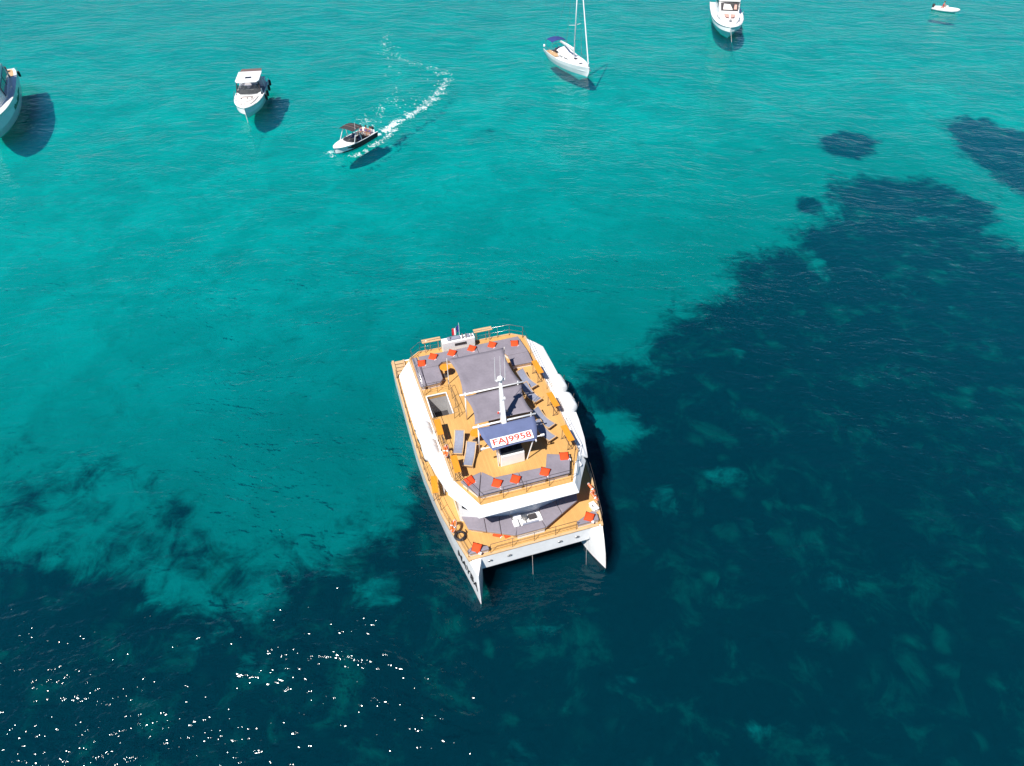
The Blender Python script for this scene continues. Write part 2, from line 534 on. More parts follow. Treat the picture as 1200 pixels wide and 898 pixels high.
    bp = m.n('ShaderNodeBump'); bp.inputs['Strength'].default_value = 0.5; bp.inputs['Distance'].default_value = 0.25
    m.l(n_mid, bp.inputs['Height']); m.l(bp.outputs[0], b.inputs['Normal'])
    m.l(b.outputs[0], m.out.inputs[0])
    me.materials.append(m.m)
build_floor()

# ------------------------------------------------------------------ water
def build_water():
    bm = new()
    box(bm, (0, 0, -4.5), (3200, 3200, 9.0))
    m = NT('sea_water')
    tc = m.n('ShaderNodeTexCoord')
    ob = tc.outputs['Object']
    # waves: long low swell, wind waves with crests mostly across the view, small chop and ripples
    warp = m.n('ShaderNodeTexNoise'); warp.inputs['Scale'].default_value = 0.05; warp.inputs['Detail'].default_value = 2
    m.l(ob, warp.inputs['Vector'])
    wv = m.n('ShaderNodeVectorMath', operation='MULTIPLY_ADD')
    m.l(warp.outputs['Color'], wv.inputs[0]); wv.inputs[1].default_value = (9, 9, 0); m.l(ob, wv.inputs[2])
    w = wv.outputs[0]
    h1 = m.noise(m.mapping(w, (0.5, 1.0, 1), R(-8)), 0.30, 1, 0.5)
    h2 = m.noise(m.mapping(w, (0.55, 1.0, 1), R(10)), 0.85, 2, 0.58)
    h3 = m.noise(m.mapping(w, (0.65, 1.0, 1), R(-20)), 2.4, 2, 0.58)
    h4 = m.noise(m.mapping(ob, (0.75, 1.0, 1), R(35)), 6.0, 1, 0.5)
    gust = m.smooth(m.noise(m.mapping(ob, (0.5, 1, 1), R(15)), 0.07, 2, 0.6), 0.34, 0.66)
    gust = m.math('MULTIPLY_ADD', gust, 0.85, 0.35)
    # steeper bumps added off the catamaran's starboard bow to gather sun glints
    ds = m.n('ShaderNodeVectorMath', operation='DISTANCE'); m.l(ob, ds.inputs[0]); ds.inputs[1].default_value = (-17, 8, 0)
    chop = m.smooth(ds.outputs['Value'], 32.0, 9.0)
    H = m.math('MULTIPLY', h1, 0.26)
    H = m.math('MULTIPLY_ADD', h2, 0.20, H)
    H = m.math('MULTIPLY_ADD', m.math('MULTIPLY_ADD', h4, 0.20, h3), m.math('MULTIPLY', gust, 0.085), H)
    H = m.math('MULTIPLY', H, m.math('MULTIPLY_ADD', chop, 1.12, 1.05))
    bp = m.n('ShaderNodeBump')
    bp.inputs['Strength'].default_value = 1.0
    bp.inputs['Distance'].default_value = 1.0
    m.l(H, bp.inputs['Height'])
    N = bp.outputs[0]
    fr = m.n('ShaderNodeFresnel'); fr.inputs['IOR'].default_value = 1.333
    m.l(N, fr.inputs['Normal'])
    tr = m.n('ShaderNodeBsdfTransparent')
    df = m.n('ShaderNodeBsdfDiffuse'); df.inputs['Color'].default_value = (0.0, 0.22, 0.32, 1)
    geo = m.n('ShaderNodeNewGeometry')
    dt = m.n('ShaderNodeVectorMath', operation='DOT_PRODUCT')
    m.l(geo.outputs['Incoming'], dt.inputs[0]); m.l(geo.outputs['True Normal'], dt.inputs[1])
    # flatter views get a brighter tint that paints in light scattered by the water
    cs = m.math('ABSOLUTE', dt.outputs['Value'])
    slant = m.smooth(cs, 0.76, 0.27)
    body = m.n('ShaderNodeMixShader')
    body.inputs[0].default_value = 0.012
    m.l(m.mix(slant, (0.0, 0.565, 0.62), (0.0, 1.0, 1.0)), tr.inputs['Color'])
    m.l(tr.outputs[0], body.inputs[1]); m.l(df.outputs[0], body.inputs[2])
    gl = m.n('ShaderNodeBsdfGlossy', distribution='BECKMANN'); gl.inputs['Roughness'].default_value = 0.14
    gl.inputs['Color'].default_value = (1, 1, 1, 1)
    m.l(N, gl.inputs['Normal'])
    mx = m.n('ShaderNodeMixShader')
    m.l(m.math('MULTIPLY', fr.outputs[0], 0.78), mx.inputs[0]); m.l(body.outputs[0], mx.inputs[1]); m.l(gl.outputs[0], mx.inputs[2])
    m.l(mx.outputs[0], m.out.inputs[0])
    vs = m.n('ShaderNodeVolumeScatter'); vs.inputs['Color'].default_value = (0, .53, .88, 1); vs.inputs['Density'].default_value = 0.085
    m.l(vs.outputs[0], m.out.inputs[1])
    o = obj('water', bm, m.m)
    o['kind'] = 'structure'
build_water()

# ------------------------------------------------------------------ the catamaran (local: bow towards -y, y = 0 at the bow tips, x to the right seen from ahead)
CAT_LOC = (1.974, 21.80, 0.0)
CAT_RZ = math.atan2(0.30072, 0.95371)
cat_m = Matrix.Translation(CAT_LOC) @ Matrix.Rotation(CAT_RZ, 4, 'Z')
def cw(x, y, z):
    return tuple(cat_m @ Vector((x, y, z)))
ZR, ZD = 5.2, 2.4
cat = thing('catamaran', 'large white charter catamaran with teak decks and grey awnings anchored at the seagrass edge', 'catamaran', CAT_LOC, CAT_RZ)

OUT_TOP = [(0.55, 3.93), (1.62, 4.22), (3.0, 4.52), (5.0, 4.95), (7.0, 5.19), (9.0, 5.34), (12, 5.42), (16, 5.42), (20.4, 5.40)]
OUT_WL = [(0.0, 4.0), (1.0, 4.14), (3.5, 4.56), (6.5, 4.97), (10.4, 5.33), (14, 5.38), (20.4, 5.36)]
IN_WL = [(0.0, 3.97), (0.6, 3.74), (1.62, 3.40), (2.4, 3.25), (5.0, 3.15), (20.4, 3.1)]

def hull_bm(sx):
    bm = new()
    ys = [0.0, 0.12, 0.35, 0.7, 1.1, 1.62, 2.2, 3, 4, 5, 6.5, 8, 10, 12, 14, 16, 18, 20.3]
    rings = []
    for y in ys:
        # deck line: stem head at y=.55, z=2.15; rises to the deck at y=1.62
        yt = 0.55 + (y / 1.62) * 1.07 if y < 1.62 else y
        zt = 2.15 + 0.20 * min(1, y / 1.62)
        ot = smooth_tab(OUT_TOP, yt)
        it = 3.91 - (3.91 - 3.42) * min(1, y / 1.62) if y < 1.62 else max(3.25, 3.42 - (y - 1.62) * 0.12)
        ow = smooth_tab(OUT_WL, y); iw = smooth_tab(IN_WL, y)
        mid = (ow + iw) / 2
        r = []
        for (x, z, yy) in ((mid, -0.95, y + 0.25), (iw + (mid - iw) * .35, -0.6, y + .1), (iw, 0.0, y), (iw * .55 + it * .45, 1.1, y * .55 + yt * .45), (it, zt, yt), (ot, zt, yt), (ow * .5 + ot * .5 + 0.02, 1.2, y * .5 + yt * .5), (ow, 0.0, y), (ow - (ow - mid) * .35, -0.6, y + .1)):
            r.append((sx * x, yy, z))
        rings.append(r)
    loft(bm, rings)
    for f in bm.faces:
        if f.calc_center_median().z < -0.12:
            f.material_index = 1
    return bm
hulls = []
for sx in (-1, 1):
    h = obj('hull', hull_bm(sx), [M['white'], M['antifoul']], cat, smooth=False)
    md = h.modifiers.new('edges', 'BEVEL'); md.width = 0.04; md.segments = 2; md.limit_method = 'ANGLE'; md.angle_limit = R(35)
    hulls.append(h)

# name on the starboard bow (left in the picture)
def hull_letters():
    bm = text_bm('MAYBA', 0.72, 0.008)
    # place on the outer face of the starboard hull: reads from aft to bow
    a = Vector((-4.62, 3.05, 1.28)); b = Vector((-4.08, 0.42, 1.02))
    ex = (b - a).normalized()
    nrm = Vector((-1, 0, 0.03)); nrm = (nrm - ex * nrm.dot(ex)).normalized()
    ey = nrm.cross(ex).normalized()
    if ey.z < 0: ey = -ey
    xs = [v.co.x for v in bm.verts]; wdt = max(xs) - min(xs)
    k = (b - a).length / wdt
    c = (a + b) / 2
    for v in bm.verts:
        x, y, z = v.co
        p = c + ex * x * k + ey * y * 1.15
        # lie on the hull skin, which curves
        yt = p.y
        xo = smooth_tab(OUT_WL, p.y) * (1 - p.z / 2.35) + smooth_tab(OUT_TOP, max(p.y, .55)) * (p.z / 2.35)
        v.co = Vector((-(xo + 0.05) - z, p.y, p.z))
    return bm
obj('hull_lettering', hull_letters(), M['black_text'], hulls[0])

# bridge deck between the hulls and the bow beam
bm = new(); prism(bm, [(-3.6, 2.5), (3.6, 2.5), (3.3, 19.5), (-3.3, 19.5)], 1.15, 2.28); obj('bridge_deck', bm, M['white'], cat)
bm = new()
prism(bm, [(-3.62, 1.42), (3.40, 1.44), (3.5, 2.46), (-3.6, 2.46)], 1.34, 2.39, [(-3.78, 1.54), (3.62, 1.56), (3.6, 1.655), (-3.6, 1.655)])
bb = obj('bow_beam', bm, M['white'], cat, bevel=0.05)
for x in (-2.95, -1.75, 1.45, 2.55):
    bm = new(); torus(bm, 0.11, 0.035, Matrix.Translation((x, 1.47, 1.92)) @ Matrix.Diagonal((1.1, 1, .55, 1)) @ Matrix.Rotation(R(90), 4, 'X'), 18, 6)
    f = obj('fairlead', bm, M['steel'], bb, smooth=True)
    bm = new(); lathe(bm, [(0.105, 0), (0.105, 0.012)], 16, Matrix.Translation((x, 1.468, 1.92)) @ Matrix.Diagonal((1.1, 1, .55, 1)) @ Matrix.Rotation(R(90), 4, 'X'))
    obj('hawse_hole', bm, M['black'], bb)

# main deck with its pale cap rail
def deck_outline(off=0.0, y0=1.55):
    pts = []
    ys = [y0, 2.2, 3, 4, 5, 6, 7, 8, 9, 10, 12, 14, 16, 18, 20.1]
    for y in ys: pts.append((smooth_tab(OUT_TOP, y) + off, y))
    for y in reversed(ys): pts.append((-smooth_tab(OUT_TOP, y) - off, y))
    return pts
bm = new(); prism(bm, deck_outline(-0.10, 1.66), 2.30, 2.405); obj('main_deck', bm, M['teak'], cat)
for sx in (-1, 1):
    bm = new()
    ys = [1.5, 2.2, 3, 4, 5, 6, 7, 8, 9, 10, 12, 14, 16, 18, 20.2]
    loft(bm, [[(sx * (smooth_tab(OUT_TOP, y) + dx), y, z) for dx, z in ((0.03, 2.30), (0.03, 2.455), (-0.12, 2.455), (-0.12, 2.30))] for y in ys])
    obj('cap_rail', bm, M['teak_pale'], cat)
bm = new(); box(bm, (-.08, 1.60, 2.43), (8.1, 0.16, 0.06)); obj('bow_cap', bm, M['teak_pale'], cat)

# transom steps, starboard quarter
bm = new()
for i in range(4):
    box(bm, (-4.9, 18.82 + i * 0.40, 2.45), (0.66, 0.31, 0.05))
box(bm, (-5.3, 19.3, 2.50), (0.16, 1.9, 0.10)); box(bm, (-4.5, 19.3, 2.50), (0.10, 1.7, 0.10))
obj('stern_steps', bm, M['teak_pale'], cat)
bm = new(); box(bm, (-4.9, 19.42, 2.415), (0.66, 1.6, 0.012)); obj('step_gap_shade', bm, M['dark'], cat)  # dark sheet paints the shade in the gaps between the treads

# cabin under the upper deck: hollow shell, so that daylight falls down the stairwell
def wall(bm, a, b, z0, z1, t=0.10):
    a = Vector((a[0], a[1], 0)); b = Vector((b[0], b[1], 0)); d = (b - a).normalized(); n = Vector((-d.y, d.x, 0)) * t / 2
    prism(bm, [(a + n)[:2], (b + n)[:2], (b - n)[:2], (a - n)[:2]], z0, z1)
CAB = [(-3.98, 6.3), (-3.95, 4.42), (-2.86, 3.98), (-1.07, 3.62), (0.86, 3.62), (2.86, 3.98), (3.75, 4.42), (3.85, 6.3), (3.9, 16.6), (-4.0, 16.6)]
bm = new()
for i in range(len(CAB)):
    wall(bm, CAB[i], CAB[(i + 1) % len(CAB)], 2.41, 4.93)
cab = obj('cabin_wall', bm, M['white'], cat)
def pane(bm, a, b, u0, u1, z0, z1, out, t=0.02):
    a = Vector((a[0], a[1], 0)); b = Vector((b[0], b[1], 0)); d = b - a; n = Vector((d.y, -d.x, 0)).normalized() * out
    p, q = a + d * u0 + n, a + d * u1 + n
    n2 = n.normalized() * t
    prism(bm, [p[:2], q[:2], (q + n2)[:2], (p + n2)[:2]], z0, z1)
def tri_pane(a, b, uz):
    a = Vector((a[0], a[1], 0)); b = Vector((b[0], b[1], 0)); d = b - a; n = Vector((d.y, -d.x, 0)).normalized()
    bm = new()
    A = [bm.verts.new(tuple(a + d * u + n * .052 + Vector((0, 0, z)))) for u, z in uz]
    B_ = [bm.verts.new(tuple(a + d * u + n * .068 + Vector((0, 0, z)))) for u, z in uz]
    bm.faces.new(A); bm.faces.new(B_)
    for i in range(len(uz)):
        j = (i + 1) % len(uz); bm.faces.new((A[i], A[j], B_[j], B_[i]))
    return obj('front_window', bm, M['glass'], cab)
tri_pane(CAB[1], CAB[2], [(.12, 4.0), (.12, 3.75), (.85, 3.35), (.92, 3.45)])
tri_pane(CAB[5], CAB[6], [(.08, 3.45), (.15, 3.35), (.88, 3.75), (.88, 4.0)])
for i in (7,):
    for u in (0.04, 0.28, 0.52, 0.76):
        bm = new(); pane(bm, CAB[i], CAB[i + 1], u, u + .2, 3.2, 4.2, 0.051); obj('side_window', bm, M['glass'], cab)
# slanted black window in the white cheek by the starboard side deck
bm = new(); prism(bm, [(-4.045, 6.1), (-4.045, 4.6), (-4.03, 4.6), (-4.03, 6.1)], [3.2, 3.2, 3.2, 3.2], [4.1, 3.3, 3.3, 4.1]); obj('side_window', bm, M['glass'], cab)

# upper deck, with the stairwell opening left free
EL = lambda y: -4.34 + (16.9 - y) * 0.032      # starboard edge
ER = lambda y: 4.16 - (16.9 - y) * 0.026       # port edge
HX0, HX1, HY0, HY1 = -4.06, -2.70, 10.75, 12.80
bm = new()
def strip(pts): prism(bm, pts, 4.94, ZR)
strip([(-2.98, 3.08), (2.73, 3.08), (ER(5.25), 5.25), (ER(HY0), HY0), (EL(HY0), HY0), (EL(5.25), 5.25)])
strip([(EL(HY1), HY1), (ER(HY1), HY1), (ER(16.9), 16.9), (3.3, 17.45), (-3.6, 17.45), (EL(16.9), 16.9)])
strip([(HX1, HY0), (ER(HY0), HY0), (ER(HY1), HY1), (HX1, HY1)])
strip([(EL(HY0), HY0), (HX0, HY0), (HX0, HY1), (EL(HY1), HY1)])
obj('upper_deck', bm, M['teak'], cat)
bm = new()
for sx, E_ in ((-1, EL), (1, ER)):
    wall(bm, (E_(5.3) + sx * .03, 5.3), (E_(16.9) + sx * .03, 16.9), 4.95, 5.27, 0.09)
wall(bm, (EL(16.9), 16.93), (-3.6, 17.48), 4.95, 5.27, 0.09); wall(bm, (-3.6, 17.48), (3.3, 17.48), 4.95, 5.27, 0.09); wall(bm, (3.3, 17.48), (ER(16.9), 16.93), 4.95, 5.27, 0.09)
obj('deck_edge_trim', bm, M['teak_pale'], cat)

# stairwell: lining, rim, treads
bm = new()
wall(bm, (HX0 - .03, HY0), (HX0 - .03, HY1), 2.42, 4.93, .05); wall(bm, (HX1 + .03, HY0), (HX1 + .03, HY1), 3.4, 4.93, .05)
wall(bm, (HX0, HY1 + .03), (HX1, HY1 + .03), 2.42, 4.93, .05)
sw = obj('stairwell_wall', bm, M['shade_grey'], cat)
bm = new(); prism(bm, [(HX0, 9.4), (HX1, 9.4), (HX1, HY1 + .03), (HX0, HY1 + .03)], 3.52, 3.58); obj('stair_shade_floor', bm, M['dark'], sw)  # dark sheet paints in the shade over the teak floor below
for i in range(3):
    bm = new(); box(bm, (-2.98, 11.2 - i * .24, 3.66 + i * 0.18), (.5, .26, .16)); obj('stair_tread', bm, M['varnish'], sw)
bm = new()
for a, b in (((HX0, HY1), (HX1, HY1)), ((HX1, HY1), (HX1, HY0)), ((HX0, HY0), (HX0, HY1))):
    wall(bm, a, b, 5.203, 5.27, .07)
obj('stairwell_rim', bm, M['white'], cat)

# white brow round the front of the upper deck
bm = new()
pl = [(-4.12, 5.6), (-3.98, 5.05), (-3.06, 3.02), (2.78, 3.02), (3.28, 4.0), (4.0, 5.6)]
pl_lo = [(-4.50, 5.0), (-4.34, 4.55), (-3.22, 2.62), (2.94, 2.62), (3.50, 3.62), (4.36, 5.0)]
inn = [(-4.02, 5.66), (-3.90, 5.12), (-2.96, 3.10), (2.70, 3.10), (3.18, 4.06), (3.90, 5.66)]
zs_lo = [4.42, 4.60, 4.66, 4.66, 4.60, 4.42]; zs_hi = [5.16, 5.22, 5.24, 5.24, 5.22, 5.16]
rings = []
for a, b, c, zl, zh in zip(pl, pl_lo, inn, zs_lo, zs_hi):
    rings.append([(b[0], b[1], zl), (a[0], a[1], zh), (c[0], c[1], zh), (c[0] * .985, c[1] + .1, zl)])
loft(bm, rings)
obj('brow', bm, M['white'], cat, bevel=0.03)
bm = new(); strip2 = prism(bm, [(-3.9, 5.0), (-2.96, 3.12), (2.70, 3.12), (3.7, 5.0), (3.7, 6.0), (-3.9, 6.0)], 4.60, 4.93); obj('brow_underside', bm, M['white'], cat)

# sloping white side wings
for sx in (-1, 1):
    E_ = EL if sx < 0 else ER
    bm = new()
    outl = [(15.95, 5.36), (14, 5.38), (12, 5.38), (10, 5.32), (8.2, 5.14), (6.6, 4.88), (5.1, 4.50)]
    rings = []
    for k, (y, x) in enumerate(outl):
        yi = y + (0.95 if k == 0 else 0.4 if k == 1 else 0)         # the inner edge runs further aft
        xi = abs(E_(max(yi, 5.3))) + 0.085
        zo, zi = (4.74, 5.12) if y > 5.5 else (4.66, 5.05)
        xm, zm = xi + (x - xi) * .6, zi - (zi - zo) * .5
        rings.append([(sx * xi, yi, zi), (sx * xm, y + (yi - y) * .4, zm), (sx * x, y, zo), (sx * x, y, zo - .16), (sx * (xm - .05), y + (yi - y) * .4, zm - .16), (sx * xi, yi, zi - .16)])
    loft(bm, rings)
    obj('side_wing', bm, M['white'], cat, smooth=False, bevel=0.03)
    for y in (6.9, 9.5, 12.6, 15.4):                      # supports that carry the wing from the side deck
        x = smooth_tab([(5.75, 4.30), (8.2, 4.62), (12.5, 4.78), (17, 4.78)], y)
        bm = new(); prism(bm, [(sx * (x - .06), y - .2), (sx * x, y - .2), (sx * x, y + .2), (sx * (x - .06), y + .2)], 2.41, 4.62)
        obj('wing_support', bm, M['white'], cat)

# railings: stanchions and two wires / tubes
def rail(name, pts, z, h, mat, posts=1.25, mid=True, r=0.017, close=False, rp=0.016):
    bm = new()
    P = [Vector((p[0], p[1], z)) for p in pts]
    top = [p + Vector((0, 0, h)) for p in P]
    tube(bm, top, r, 6)
    if mid:
        tube(bm, [p + Vector((0, 0, h * .52)) for p in P], r * .7, 5)
    for a, b in zip(P, P[1:]):
        n = max(1, round((b - a).length / posts))
        for i in range(n + 1):
            q = a + (b - a) * i / n
            tube(bm, [q, q + Vector((0, 0, h))], rp, 5)
    return obj(name, bm, mat, cat, smooth=True)
rail('railing', [(EL(5.4) + .1, 5.4), (-2.97, 3.24), (2.66, 3.24), (ER(5.4) - .1, 5.4)], ZR, 1.0, M['gunmetal'], 1.4)
rail('railing', [(EL(5.4) + .1, 5.4), (EL(10.6) + .1, 10.6)], ZR, 1.0, M['gunmetal'], 1.3)
rail('railing', [(ER(5.4) - .1, 5.4), (ER(16.8) - .1, 16.8)], ZR, 1.0, M['gunmetal'], 1.9, mid=False, r=.013, rp=.013)
rail('railing', [(EL(13.0) + .1, 13.0), (EL(16.8) + .1, 16.8), (-3.5, 17.38)], ZR, 1.0, M['steel'], 1.4)
rail('railing', [(-3.5, 17.38), (-1.95, 17.40)], ZR, 1.0, M['steel'], .8)
rail('railing', [(0.5, 17.40), (3.2, 17.40), (ER(16.8) - .1, 16.85)], ZR, 1.0, M['steel'], .9)
rail('stair_guard', [(HX0 + .05, 13.02), (-2.45, 13.02), (-2.38, 10.35), (-2.72, 10.3)], ZR, 0.95, M['gunmetal'], 0.9)
rail('bow_rail', [(-2.85, 1.64), (2.52, 1.66)], ZD, 0.92, M['gunmetal'], 1.5)
for sx in (-1, 1):
    rail('side_rail', [(sx * (smooth_tab(OUT_TOP, y) - .08), y) for y in (1.75, 3, 4.2, 5.5, 7, 9, 11, 13.5, 16.5, 18.3)], ZD, 0.92, M['gunmetal'], 1.3, r=0.014)

# built-in seating: bases and separate grey pads
def inset(pts, d):
    n = len(pts); cx = sum(p[0] for p in pts) / n; cy = sum(p[1] for p in pts) / n
    res = []
    for i in range(n):
        a = Vector(pts[i - 1]); b = Vector(pts[i]); c = Vector(pts[(i + 1) % n])
        d1 = (b - a).normalized(); d2 = (c - b).normalized()
        n1 = Vector((-d1.y, d1.x)); n2 = Vector((-d2.y, d2.x))
        bis = (n1 + n2)
        bis = bis.normalized() / max(0.35, math.sqrt((1 + n1.dot(n2)) / 2)) if bis.length > 1e-4 else n1
        res.append(b + bis * d)
    return [tuple(p) for p in res]
def ccw(pts):
    a = sum(pts[i - 1][0] * pts[i][1] - pts[i][0] * pts[i - 1][1] for i in range(len(pts)))
    return pts if a > 0 else pts[::-1]
def seating(name, pads, z0, zt, base_inset=0.10, th=0.16, base_mat='cream'):
    root = None
    for i, pts in enumerate(pads):
        pts = ccw(pts)
        bm = new(); prism(bm, inset(pts, base_inset), z0 + .004, zt - th)
        if root is None:
            root = obj(name, bm, M[base_mat], cat)
            host = root
        else:
            obj('seat_base', bm, M[base_mat], root)
        bm = new(); prism(bm, inset(pts, 0.012), zt - th + .03, zt)
        obj('seat_pad', bm, M['grey'], root, bevel=0.05, seg=3)
        bm = new(); prism(bm, inset(pts, 0.02), zt - th, zt - th + .028)
        obj('pad_board', bm, M['teak_pale'], root)
    return root
seating('stern_seating', [
    [(-4.28, 13.42), (-3.86, 13.42), (-3.80, 15.2), (-3.86, 16.5), (-4.28, 16.5)],
    [(-3.86, 13.42), (-2.87, 13.47), (-2.62, 13.8), (-2.62, 15.19), (-3.80, 15.19)],
    [(-3.80, 15.19), (-2.62, 15.19), (-2.30, 15.48), (-1.1, 15.48), (-1.1, 16.52), (-3.80, 16.52)],
    [(-1.1, 15.48), (.42, 15.48), (.42, 16.55), (-1.1, 16.52)],
    [(.42, 15.48), (1.96, 15.48), (2.26, 14.75), (3.80, 14.75), (3.62, 16.6), (.42, 16.55)],
    [(2.26, 14.75), (2.26, 13.62), (3.76, 13.58), (3.80, 14.75)]], ZR, 5.66)
seating('bow_seating', [
    [(-3.74, 4.82), (-2.96, 3.44), (-2.35, 5.16)],
    [(-2.96, 3.44), (-1.6, 3.45), (-1.75, 4.52), (-2.35, 5.16)],
    [(-1.6, 3.45), (-.25, 3.46), (-.25, 4.46), (-1.75, 4.52)],
    [(-.25, 3.46), (1.2, 3.47), (1.41, 4.38), (-.25, 4.46)],
    [(1.2, 3.47), (2.63, 3.49), (3.16, 4.80), (1.81, 5.31), (1.41, 4.38)]], ZR, 5.66)
fs = seating('foredeck_seating', [
    [(-3.93, 4.38), (-3.75, 3.34), (-2.75, 2.84), (-2.62, 3.88)],
    [(-2.75, 2.84), (-1.95, 2.44), (-1.75, 3.70), (-2.62, 3.88)],
    [(-1.95, 2.44), (-1.16, 2.06), (-.93, 2.5), (-1.08, 3.55), (-1.75, 3.70)],
    [(-1.16, 2.06), (.73, 2.06), (.66, 2.62), (-.93, 2.62)],
    [(.73, 2.06), (2.0, 2.72), (1.9, 3.75), (.78, 3.55), (.66, 2.62)],
    [(2.0, 2.72), (3.26, 3.36), (3.46, 4.05), (2.75, 3.90), (1.9, 3.75)]], ZD, 2.92, 0.22)
bm = new(); prism(bm, [(-1.05, 2.10), (.66, 2.10), (.60, 2.6), (-1.0, 2.6)], 2.41, 2.74); obj('foredeck_locker', bm, M['white'], cat)
# white well with the windlass between the foredeck pads
bm = new(); prism(bm, [(-1.06, 2.64), (.74, 2.64), (.76, 3.53), (-1.04, 3.53)], 2.41, 2.72); wl = obj('windlass_well', bm, M['white'], cat)
for c_, s_ in (((-.93, 2.86, 2.86), (.34, .5, .26)), ((-.72, 3.27, 2.86), (.5, .3, .26)), ((.60, 2.86, 2.86), (.22, .52, .26))):
    bm = new(); box(bm, c_, s_); obj('step', bm, M['white'], wl, bevel=.03)
bm = new(); box(bm, (.21, 3.13, 2.80), (.48, .34, .15)); obj('hatch_cover', bm, M['dark'], wl, bevel=.02)
bm = new(); lathe(bm, [(.13, 0), (.13, .08), (.07, .1), (.07, .2), (.12, .22), (.12, .27), (.04, .29)], 14, Matrix.Translation((-.26, 3.1, 2.72)))
tube(bm, [(-.26, 3.0, 2.80), (-.26, 2.7, 2.76), (-.2, 2.3, 2.76)], .035, 6); box(bm, (-.26, 3.3, 2.8), (.3, .16, .15)); obj('windlass', bm, M['steel'], wl, smooth=False)
bm = new(); box(bm, (-.02, 2.72, 2.80), (1.06, .12, .14)); obj('backrest', bm, M['sling'], wl, bevel=.04)
for pts in ([(-4.22, 1.98), (-3.92, 2.16), (-2.92, 1.98), (-2.90, 1.70), (-4.10, 1.70)], [(2.60, 1.70), (2.66, 1.98), (3.86, 2.46), (4.10, 2.2), (4.02, 1.70)]):
    seating('corner_seating', [pts], ZD, 2.80, .06)

# mast with cross bars and awnings
bm = new()
mt = Vector((-.35, 7.74, 10.15)); mb = Vector((-.39, 7.0, 7.25))
ring = []
for t, wx, wy in ((0, .15, .22), (.3, .13, .18), (.75, .10, .12), (1, .08, .09)):
    p = mb.lerp(mt, t); ring.append([tuple(p + Vector((sx * wx, sy * wy, 0))) for sx, sy in ((-1, -1), (1, -1), (1, 1), (-1, 1))])
loft(bm, ring)
mast = obj('mast', bm, M['white'], cat, bevel=.02)
for nm_, c_, s_ in (('masthead_plate', mt + Vector((0, 0, .05)), (.55, .16, .06)), ('spreader', mb.lerp(mt, .30), (.62, .06, .06)), ('loudhailer', mb.lerp(mt, .62) + Vector((.08, -.1, 0)), (.22, .2, .10))):
    bm = new(); box(bm, tuple(c_), s_); obj(nm_, bm, M['white'], mast)
bm = new(); lathe(bm, [(.02, 0), (.16, .02), (.19, .10), (.17, .2), (.09, .28), (.02, .3)], 16, Matrix.Translation(mt + Vector((-.02, -.05, .08)))); obj('radar_dome', bm, M['white'], mast, smooth=True)
for dx in (-.30, .02, .30):
    bm = new(); p = mt + Vector((dx, 0, .05)); tube(bm, [p, p + Vector((0, .05, 1.75))], [.022, .012], 6); obj('antenna', bm, M['white'], mast)
for dx in (-.28, .28):
    bm = new(); p = mb.lerp(mt, .30) + Vector((dx, -.05, -.06)); lathe(bm, [(.04, 0), (.06, .03), (.05, .12), (.02, .14)], 10, Matrix.Translation(p)); obj('mast_light', bm, M['red'] if dx < 0 else M['dark'], mast)

bm = new()
tube(bm, [(-2.36, 9.93, 7.50), (1.82, 9.93, 7.50)], .055, 8); tube(bm, [(-2.30, 7.03, 7.50), (1.66, 7.03, 7.50)], .06, 8)
for x, y in ((-2.0, 9.93), (1.45, 9.93), (-1.95, 7.03), (1.35, 7.03)):
    tube(bm, [(x, y, ZR), (x, y, 7.5)], .045, 8); tube(bm, [(x, y, 7.5), (x, y, 7.68)], .03, 6)
frame = obj('awning_frame', bm, M['white'], cat, smooth=True)
def membrane(name, edges, z, sag, mat, parent, lift=None, n=14, t=0.012):
    """stretched cloth with inward-curved edges: four corners (x,y,z), bow depth per edge"""
    A, B_, C_, D = [Vector(p) for p in edges]          # A-B front edge, D-C rear edge
    bm = new()
    vs = []
    for j in range(n + 1):
        v = j / n
        row = []
        for i in range(n + 1):
            u = i / n
            p = (A * (1 - u) + B_ * u) * (1 - v) + (D * (1 - u) + C_ * u) * v
            cu, cv = 4 * u * (1 - u), 4 * v * (1 - v)
            ctr = (A + B_ + C_ + D) / 4
            # edges bow towards the middle
            p = p + Vector((sag[0] * cv * (1 - 2 * u), sag[1] * cu * (1 - 2 * v), 0))
            p.z += (lift(u, v) if lift else 0) - 0.05 * cu * cv + 0.016 * math.sin(u * 17 + v * 5) * cv + 0.022 * math.sin(v * 11 - u * 6) * cu
            row.append(bm.verts.new(p))
        vs.append(row)
    for j in range(n):
        for i in range(n):
            bm.faces.new((vs[j][i], vs[j][i + 1], vs[j + 1][i + 1], vs[j + 1][i]))
    o = obj(name, bm, mat, parent, smooth=True)
    sm = o.modifiers.new('cloth', 'SOLIDIFY'); sm.thickness = t
    return o
for x in (-2.3, 1.68):
    bm = new(); tube(bm, [(x, 13.62, ZR), (x, 13.62, 7.46)], .028, 8); obj('awning_post', bm, M['white'], frame)
membrane('awning', [(-2.14, 10.02, 7.46), (1.70, 10.02, 7.46), (1.60, 13.6, 7.44), (-2.22, 13.6, 7.44)], 0, (.22, .05), M['grey'], frame)
membrane('awning', [(-2.10, 7.32, 7.44), (1.58, 7.32, 7.44), (1.66, 9.82, 7.46), (-2.12, 9.82, 7.46)], 0, (.22, .05), M['grey'], frame)
bm = new()
for x0, x1, y in ((-1.5, 1.0, 9.80), (-1.5, 1.0, 10.06)):
    tube(bm, [(x0, y, 7.46), (x1, y, 7.46)], .012, 5)
obj('awning_lashing', bm, M['dark'], frame)

